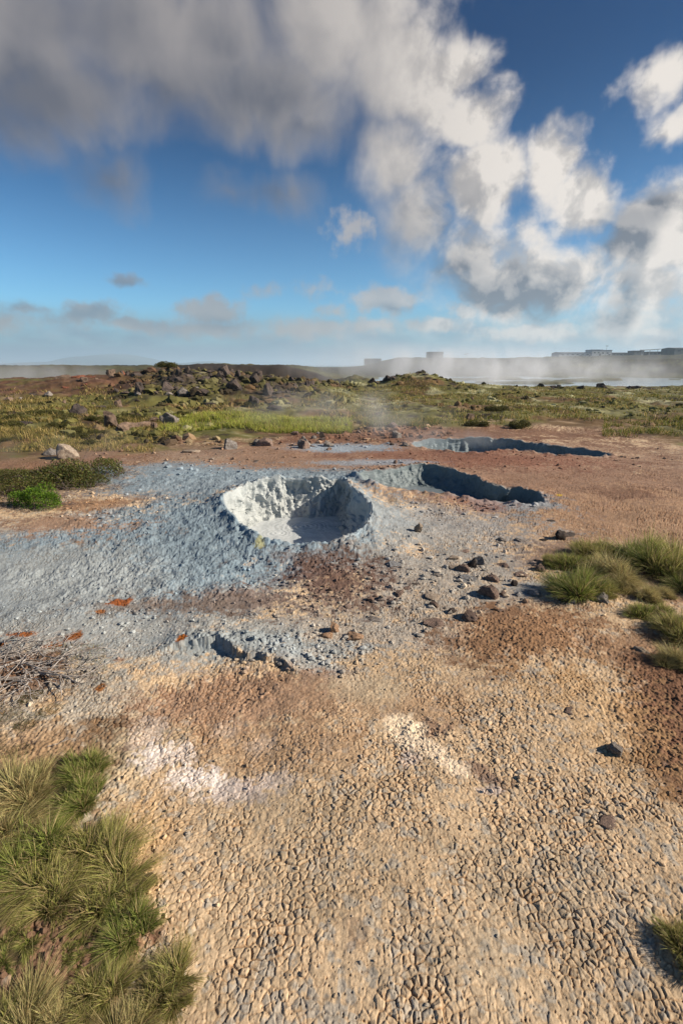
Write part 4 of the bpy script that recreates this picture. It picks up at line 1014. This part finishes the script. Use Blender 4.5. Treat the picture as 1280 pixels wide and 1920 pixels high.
# round bush on the ridge skyline and dark tussocks at the edge of the red soil
shrub(hedge, 313, 0, 36, 'round bush on the skyline of the left ridge', 'round_bush', 'bush', 1, .8, 0, False, yd=29.5)
for u, v, w, lab in ((893, 800, 40, 'dark mossy tussock left of two at the far edge of red soil'), (975, 802, 50, 'wide dark mossy tussock right of two at the far edge of red soil'),
                     (170, 838, 34, 'small olive tussock right of the pale pyramid rock'), (345, 780, 34, 'dark tussock on the slope above the bright grass'), (470, 770, 34, 'rounded dark tussock above the right end of the bright grass'),
                     (172, 795, 30, 'green tussock beside the dark rounded boulder'), (930, 775, 40, 'dark tussock in the mossy field right of centre')):
    shrub(hedge, u, v, w, lab, 'mossy_tussock', 'tussock', .9, .75, rot=u, tw=False)
rs_ = random.Random(5)
for k in range(26):
    u = rs_.uniform(-20, 330); y = rs_.uniform(9.3, 14.5)
    if y < np.interp(uX(u), EX, EY): continue
    shrub(hedge, u, 0, rs_.uniform(24, 50), 'olive grass tussock on the lower left slope', 'grass_tussock', 'tussock', rs_.uniform(.7, 1.1), rs_.uniform(.5, .8), rot=rs_.uniform(0, 360), tw=False, group='olive tussocks on the lower left slope', yd=y)

# dead shrub with bleached branches, left edge
tw = twigs_mesh('branches', 31, 46, .30, .42, .0052, .22); tw.materials.append(MTW)
x, y = G(-40, 1262)
ds = link('dead_shrub', tw, label='bleached dead shrub with bare curling branches flat on the mud', cat='shrub'); ds.location = (x, y, Hs(x, y)+.012)
st = twigs_mesh('stick', 41, 1, .01, .22, .003, .05); st.materials.append(MTW)
for (u, v, rz, lab) in ((150, 1285, 40, 'thin curved stick on the mud right of the dead shrub'), (90, 1400, 35, 'short stick on the mud above the left grass clump'), (15, 1000, 20, 'small dark stick below the bright shrub')):
    x, y = G(u, v); o = link('stick', st, label=lab, cat='stick'); o.location = (x, y, Hs(x, y)+.01); o.rotation_euler = (0, 0, R(rz)); o.scale = (.6, .6, .6)
crow = bush_mesh('crowberry', 17, 8000, .012, [(.06, .08, .02), (.15, .08, .035), (.10, .12, .03), (.18, .12, .05)], .32)
for (u, v, w, lab) in ((45, 1330, 150, 'reddish-green crowberry mat below the dead shrub'), (15, 1385, 140, 'green crowberry mat just above the tall straw tuft')):
    shrub(crow, u, v, w, lab, 'crowberry_mat', 'shrub', .8, .45, rot=u)

# ------------------------------------------------------------------ far buildings
MBW = flat_mat('pale_metal_cladding', (.42, .44, .45), .6, (.36, .38, .4), .3)
MBD = flat_mat('dark_cladding', (.10, .11, .12), .6, (.08, .085, .09), .3)
MRF = flat_mat('roof_sheet', (.16, .17, .18), .55, (.13, .13, .14), .3)
MGL = flat_mat('window_glass', (.04, .05, .06), .15)
MST = flat_mat('galvanised_steel', (.30, .31, .32), .45, metal=.6)
def box_bm(bm, cx, cy, cz, sx, sy, sz):
    r = bmesh.ops.create_cube(bm, size=1, matrix=Matrix.Translation((cx, cy, cz)) @ Matrix.Diagonal((sx, sy, sz, 1))); return r
def bobj(name, boxes, mat, parent=None, bev=0.0, **kw):
    bm = bmesh.new()
    for b in boxes: box_bm(bm, *b)
    if bev: bmesh.ops.bevel(bm, geom=bm.edges[:], offset=bev, segments=1, affect='EDGES')
    me = bpy.data.meshes.new(name); bm.to_mesh(me); bm.free(); return link(name, me, mat, parent=parent, **kw)
def building(u, y, w, d, h, wallmat, label, nwin=4, pitched=True, ndoor=1):
    x = uX(u)*y; z = Hs(x, y)-.5
    e = link('industrial_building', None, label=label, cat='building', loc=(x, y, z))
    bobj('wall', [(0, 0, h/2, w, d, h)], wallmat, e)
    bm = bmesh.new(); rise = h*.16 if pitched else .25
    if pitched:
        vs_ = [bm.verts.new(p) for p in ((-w/2-.4, -d/2-.4, h), (w/2+.4, -d/2-.4, h), (w/2+.4, 0, h+rise), (-w/2-.4, 0, h+rise), (w/2+.4, d/2+.4, h), (-w/2-.4, d/2+.4, h))]
        for f in ((0, 1, 2, 3), (3, 2, 4, 5), (0, 3, 5), (1, 4, 2), (0, 5, 4, 1)): bm.faces.new([vs_[i] for i in f])
        me = bpy.data.meshes.new('roof'); bm.to_mesh(me); link('roof', me, MRF, parent=e)
    else: bobj('roof', [(0, 0, h+.15, w+.5, d+.5, .3)], MRF, e)
    bm.free()
    for i in range(nwin): 
        xx = -w/2+w*(i+.7)/(nwin+.6)
        bobj('window', [(xx, -d/2-.03, h*.62, w/(nwin+1)*.5, .08, h*.16)], MGL, e)
    for i in range(ndoor): bobj('door', [(w*.32-i*w*.25, -d/2-.04, h*.24, min(3.2, w*.2), .1, h*.48)], MBD if wallmat is MBW else MST, e)
    return e
building(813, 430, 12.5, 14, 5.2, MBD, 'dark boxy building on the skyline right of centre', 3, False)
building(698, 760, 26, 20, 9, MBD, 'faint boxy building in steam on the skyline at centre', 3, False)
building(1072, 440, 34, 16, 4.2, MBW, 'long low pale hall on the skyline left of the mast', 7, True, 2)
building(1108, 436, 9, 12, 6.0, MBW, 'taller narrow block joined to the right end of the long pale hall', 2, False)
building(1124, 446, 11, 12, 6.2, MBW, 'pale block directly behind the mast', 2, False)
building(1150, 448, 15, 12, 3.6, MRF, 'low grey shed right of the mast', 4, True)
building(1186, 440, 9, 10, 4.4, MBD, 'small dark pump house left of the pipework', 1, False)
building(1216, 442, 13, 10, 3.6, MBD, 'dark plant building with rooftop pipework', 3, False)
building(1272, 430, 26, 18, 5.5, MBD, 'dark pitched hall at the right edge of the skyline', 4, True, 2)
building(165, 5150, 160, 60, 26, MBW, 'tiny pale building on the shore of the distant hills', 3)
def mast(u, y, h, label, head=True):
    x = uX(u)*y; z = Hs(x, y)
    e = link('mast', None, label=label, cat='mast', loc=(x, y, z-.3))
    V, q = tube_verts([(0, 0, 0), (0, 0, h*.5), (0, 0, h)], .16, .08, 8); link('pole', raw_mesh('pole', V, q), MST, parent=e)
    if head: bobj('crossarm', [(0, 0, h-.3, 1.8, .25, .3), (-.7, 0, h-.62, .35, .4, .3), (.7, 0, h-.62, .35, .4, .3)], MST, e)
mast(1131, 428, 9.5, 'tall lamp mast rising over the pale halls')
mast(870, 450, 4.5, 'short left pole of the pair right of the boxy building'); mast(874, 450, 5.2, 'short right pole of the pair right of the boxy building')
pr = link('pipe_rack', None, label='raised pipework beside the plant building on the skyline', cat='pipework', loc=(uX(1212)*432, 432, Hs(uX(1212)*432, 432)))
V, q = tube_verts([(-9, 0, 4.6), (0, 0, 4.9), (9, 0, 5.6)], .35, .35, 8); link('pipe', raw_mesh('pipe', V, q), MST, parent=pr)
bobj('support', [(-7, 0, 2.2, .3, .3, 4.6), (0, 0, 2.3, .3, .3, 4.8), (7, 0, 2.6, .3, .3, 5.2)], MST, pr)

# ------------------------------------------------------------------ steam: drifting vapour above vents and pond
def steam(name, cx, cy, cz, rx, ry, rz, dens, nscale, thr=(.42, .72), seed=0, label='', up=1.0):
    bm = bmesh.new(); bmesh.ops.create_icosphere(bm, subdivisions=3, radius=1)
    me = bpy.data.meshes.new(name); bm.to_mesh(me); bm.free()
    m = bpy.data.materials.new(name+'_vapour'); m.use_nodes = True; t = NT(m.node_tree); t.N.clear()
    tc = t.n('ShaderNodeTexCoord'); P = tc.outputs['Object']
    fall = t.ramp(t.vmath('LENGTH', P), 1.0, .15)
    mp = t.n('ShaderNodeMapping'); t.put(mp.inputs[0], P); mp.inputs['Scale'].default_value = (rx*nscale, ry*nscale, rz*nscale*.8); mp.inputs['Location'].default_value = (seed*3.3, seed, 0)
    nz = t.ramp(t.noise(mp.outputs[0], 1.0, 3, .55, .5), *thr)
    d = t.math('MULTIPLY', t.math('MULTIPLY', nz, fall), dens)
    pv = t.n('ShaderNodeVolumePrincipled'); pv.inputs['Color'].default_value = (.96, .97, 1, 1); pv.inputs['Anisotropy'].default_value = .25; t.put(pv.inputs['Density'], d)
    out = t.n('ShaderNodeOutputMaterial'); t.L.new(pv.outputs[0], out.inputs['Volume'])
    m.cycles.volume_step_rate = 1.0
    o = link(name, me, m, kind='stuff', label=label, cat='steam'); o.location = (cx, cy, cz); o.scale = (rx, ry, rz)
    return o
def steam_px(u, y, zc, ru, ry, rz, dens, ns, **k):
    steam('steam', uX(u)*y, y, zc, ru/896*y, ry, rz, dens, ns, **k)
steam_px(700, 10.6, .55, 200, 1.6, .75, .42, 1.1, seed=1, label='thin steam drifting over the blue puddle')
steam_px(560, 11.8, .6, 200, 1.5, .7, .30, 1.0, seed=2, label='thin steam drifting over the bright grass')
steam_px(860, 9.3, .15, 160, .8, .32, .55, 1.6, seed=3, label='thin steam rising from the farthest mud pot')
steam('steam', *G(560, 985, -.28), -.08, .55, .4, .26, .55, 3.0, seed=4, label='faint steam above the liquid mud of the nearest pot')
steam_px(870, 74, 1.2, 330, 22, 4.6, .17, .20, thr=(.44, .68), seed=5, label='white steam bank over the pond, left part')
steam_px(1130, 84, .8, 240, 24, 3.4, .055, .20, thr=(.45, .70), seed=6, label='white steam over the pond, right part')
steam_px(640, 58, 2.2, 150, 12, 4.5, .055, .2, thr=(.36, .72), seed=7, label='pale steam blowing left from the pond over the dark scarp')
steam_px(40, 50, .5, 220, 9, 2.0, .16, .30, thr=(.33, .7), seed=8, label='low steam behind the red rocks at the left')
steam_px(90, 8.0, .2, 220, 1.6, .40, .14, 1.2, seed=9, label='faint steam drifting over the heather')

# haze that fades the far country, box round the scene
zlo, zhi = -30, 110
def haze():
    bm = bmesh.new(); box_bm(bm, 0, 14000, (zlo+zhi)/2, 36000, 36000, zhi-zlo)
    me = bpy.data.meshes.new('haze'); bm.to_mesh(me); bm.free()
    m = bpy.data.materials.new('haze'); m.use_nodes = True; t = NT(m.node_tree); t.N.clear()
    pv = t.n('ShaderNodeVolumePrincipled'); pv.inputs['Color'].default_value = (.62, .80, .95, 1); pv.inputs['Density'].default_value = .00030; pv.inputs['Anisotropy'].default_value = .2
    out = t.n('ShaderNodeOutputMaterial'); t.L.new(pv.outputs[0], out.inputs['Volume'])
    link('haze', me, m, kind='stuff')
haze()
print('objects', len(scene.objects))
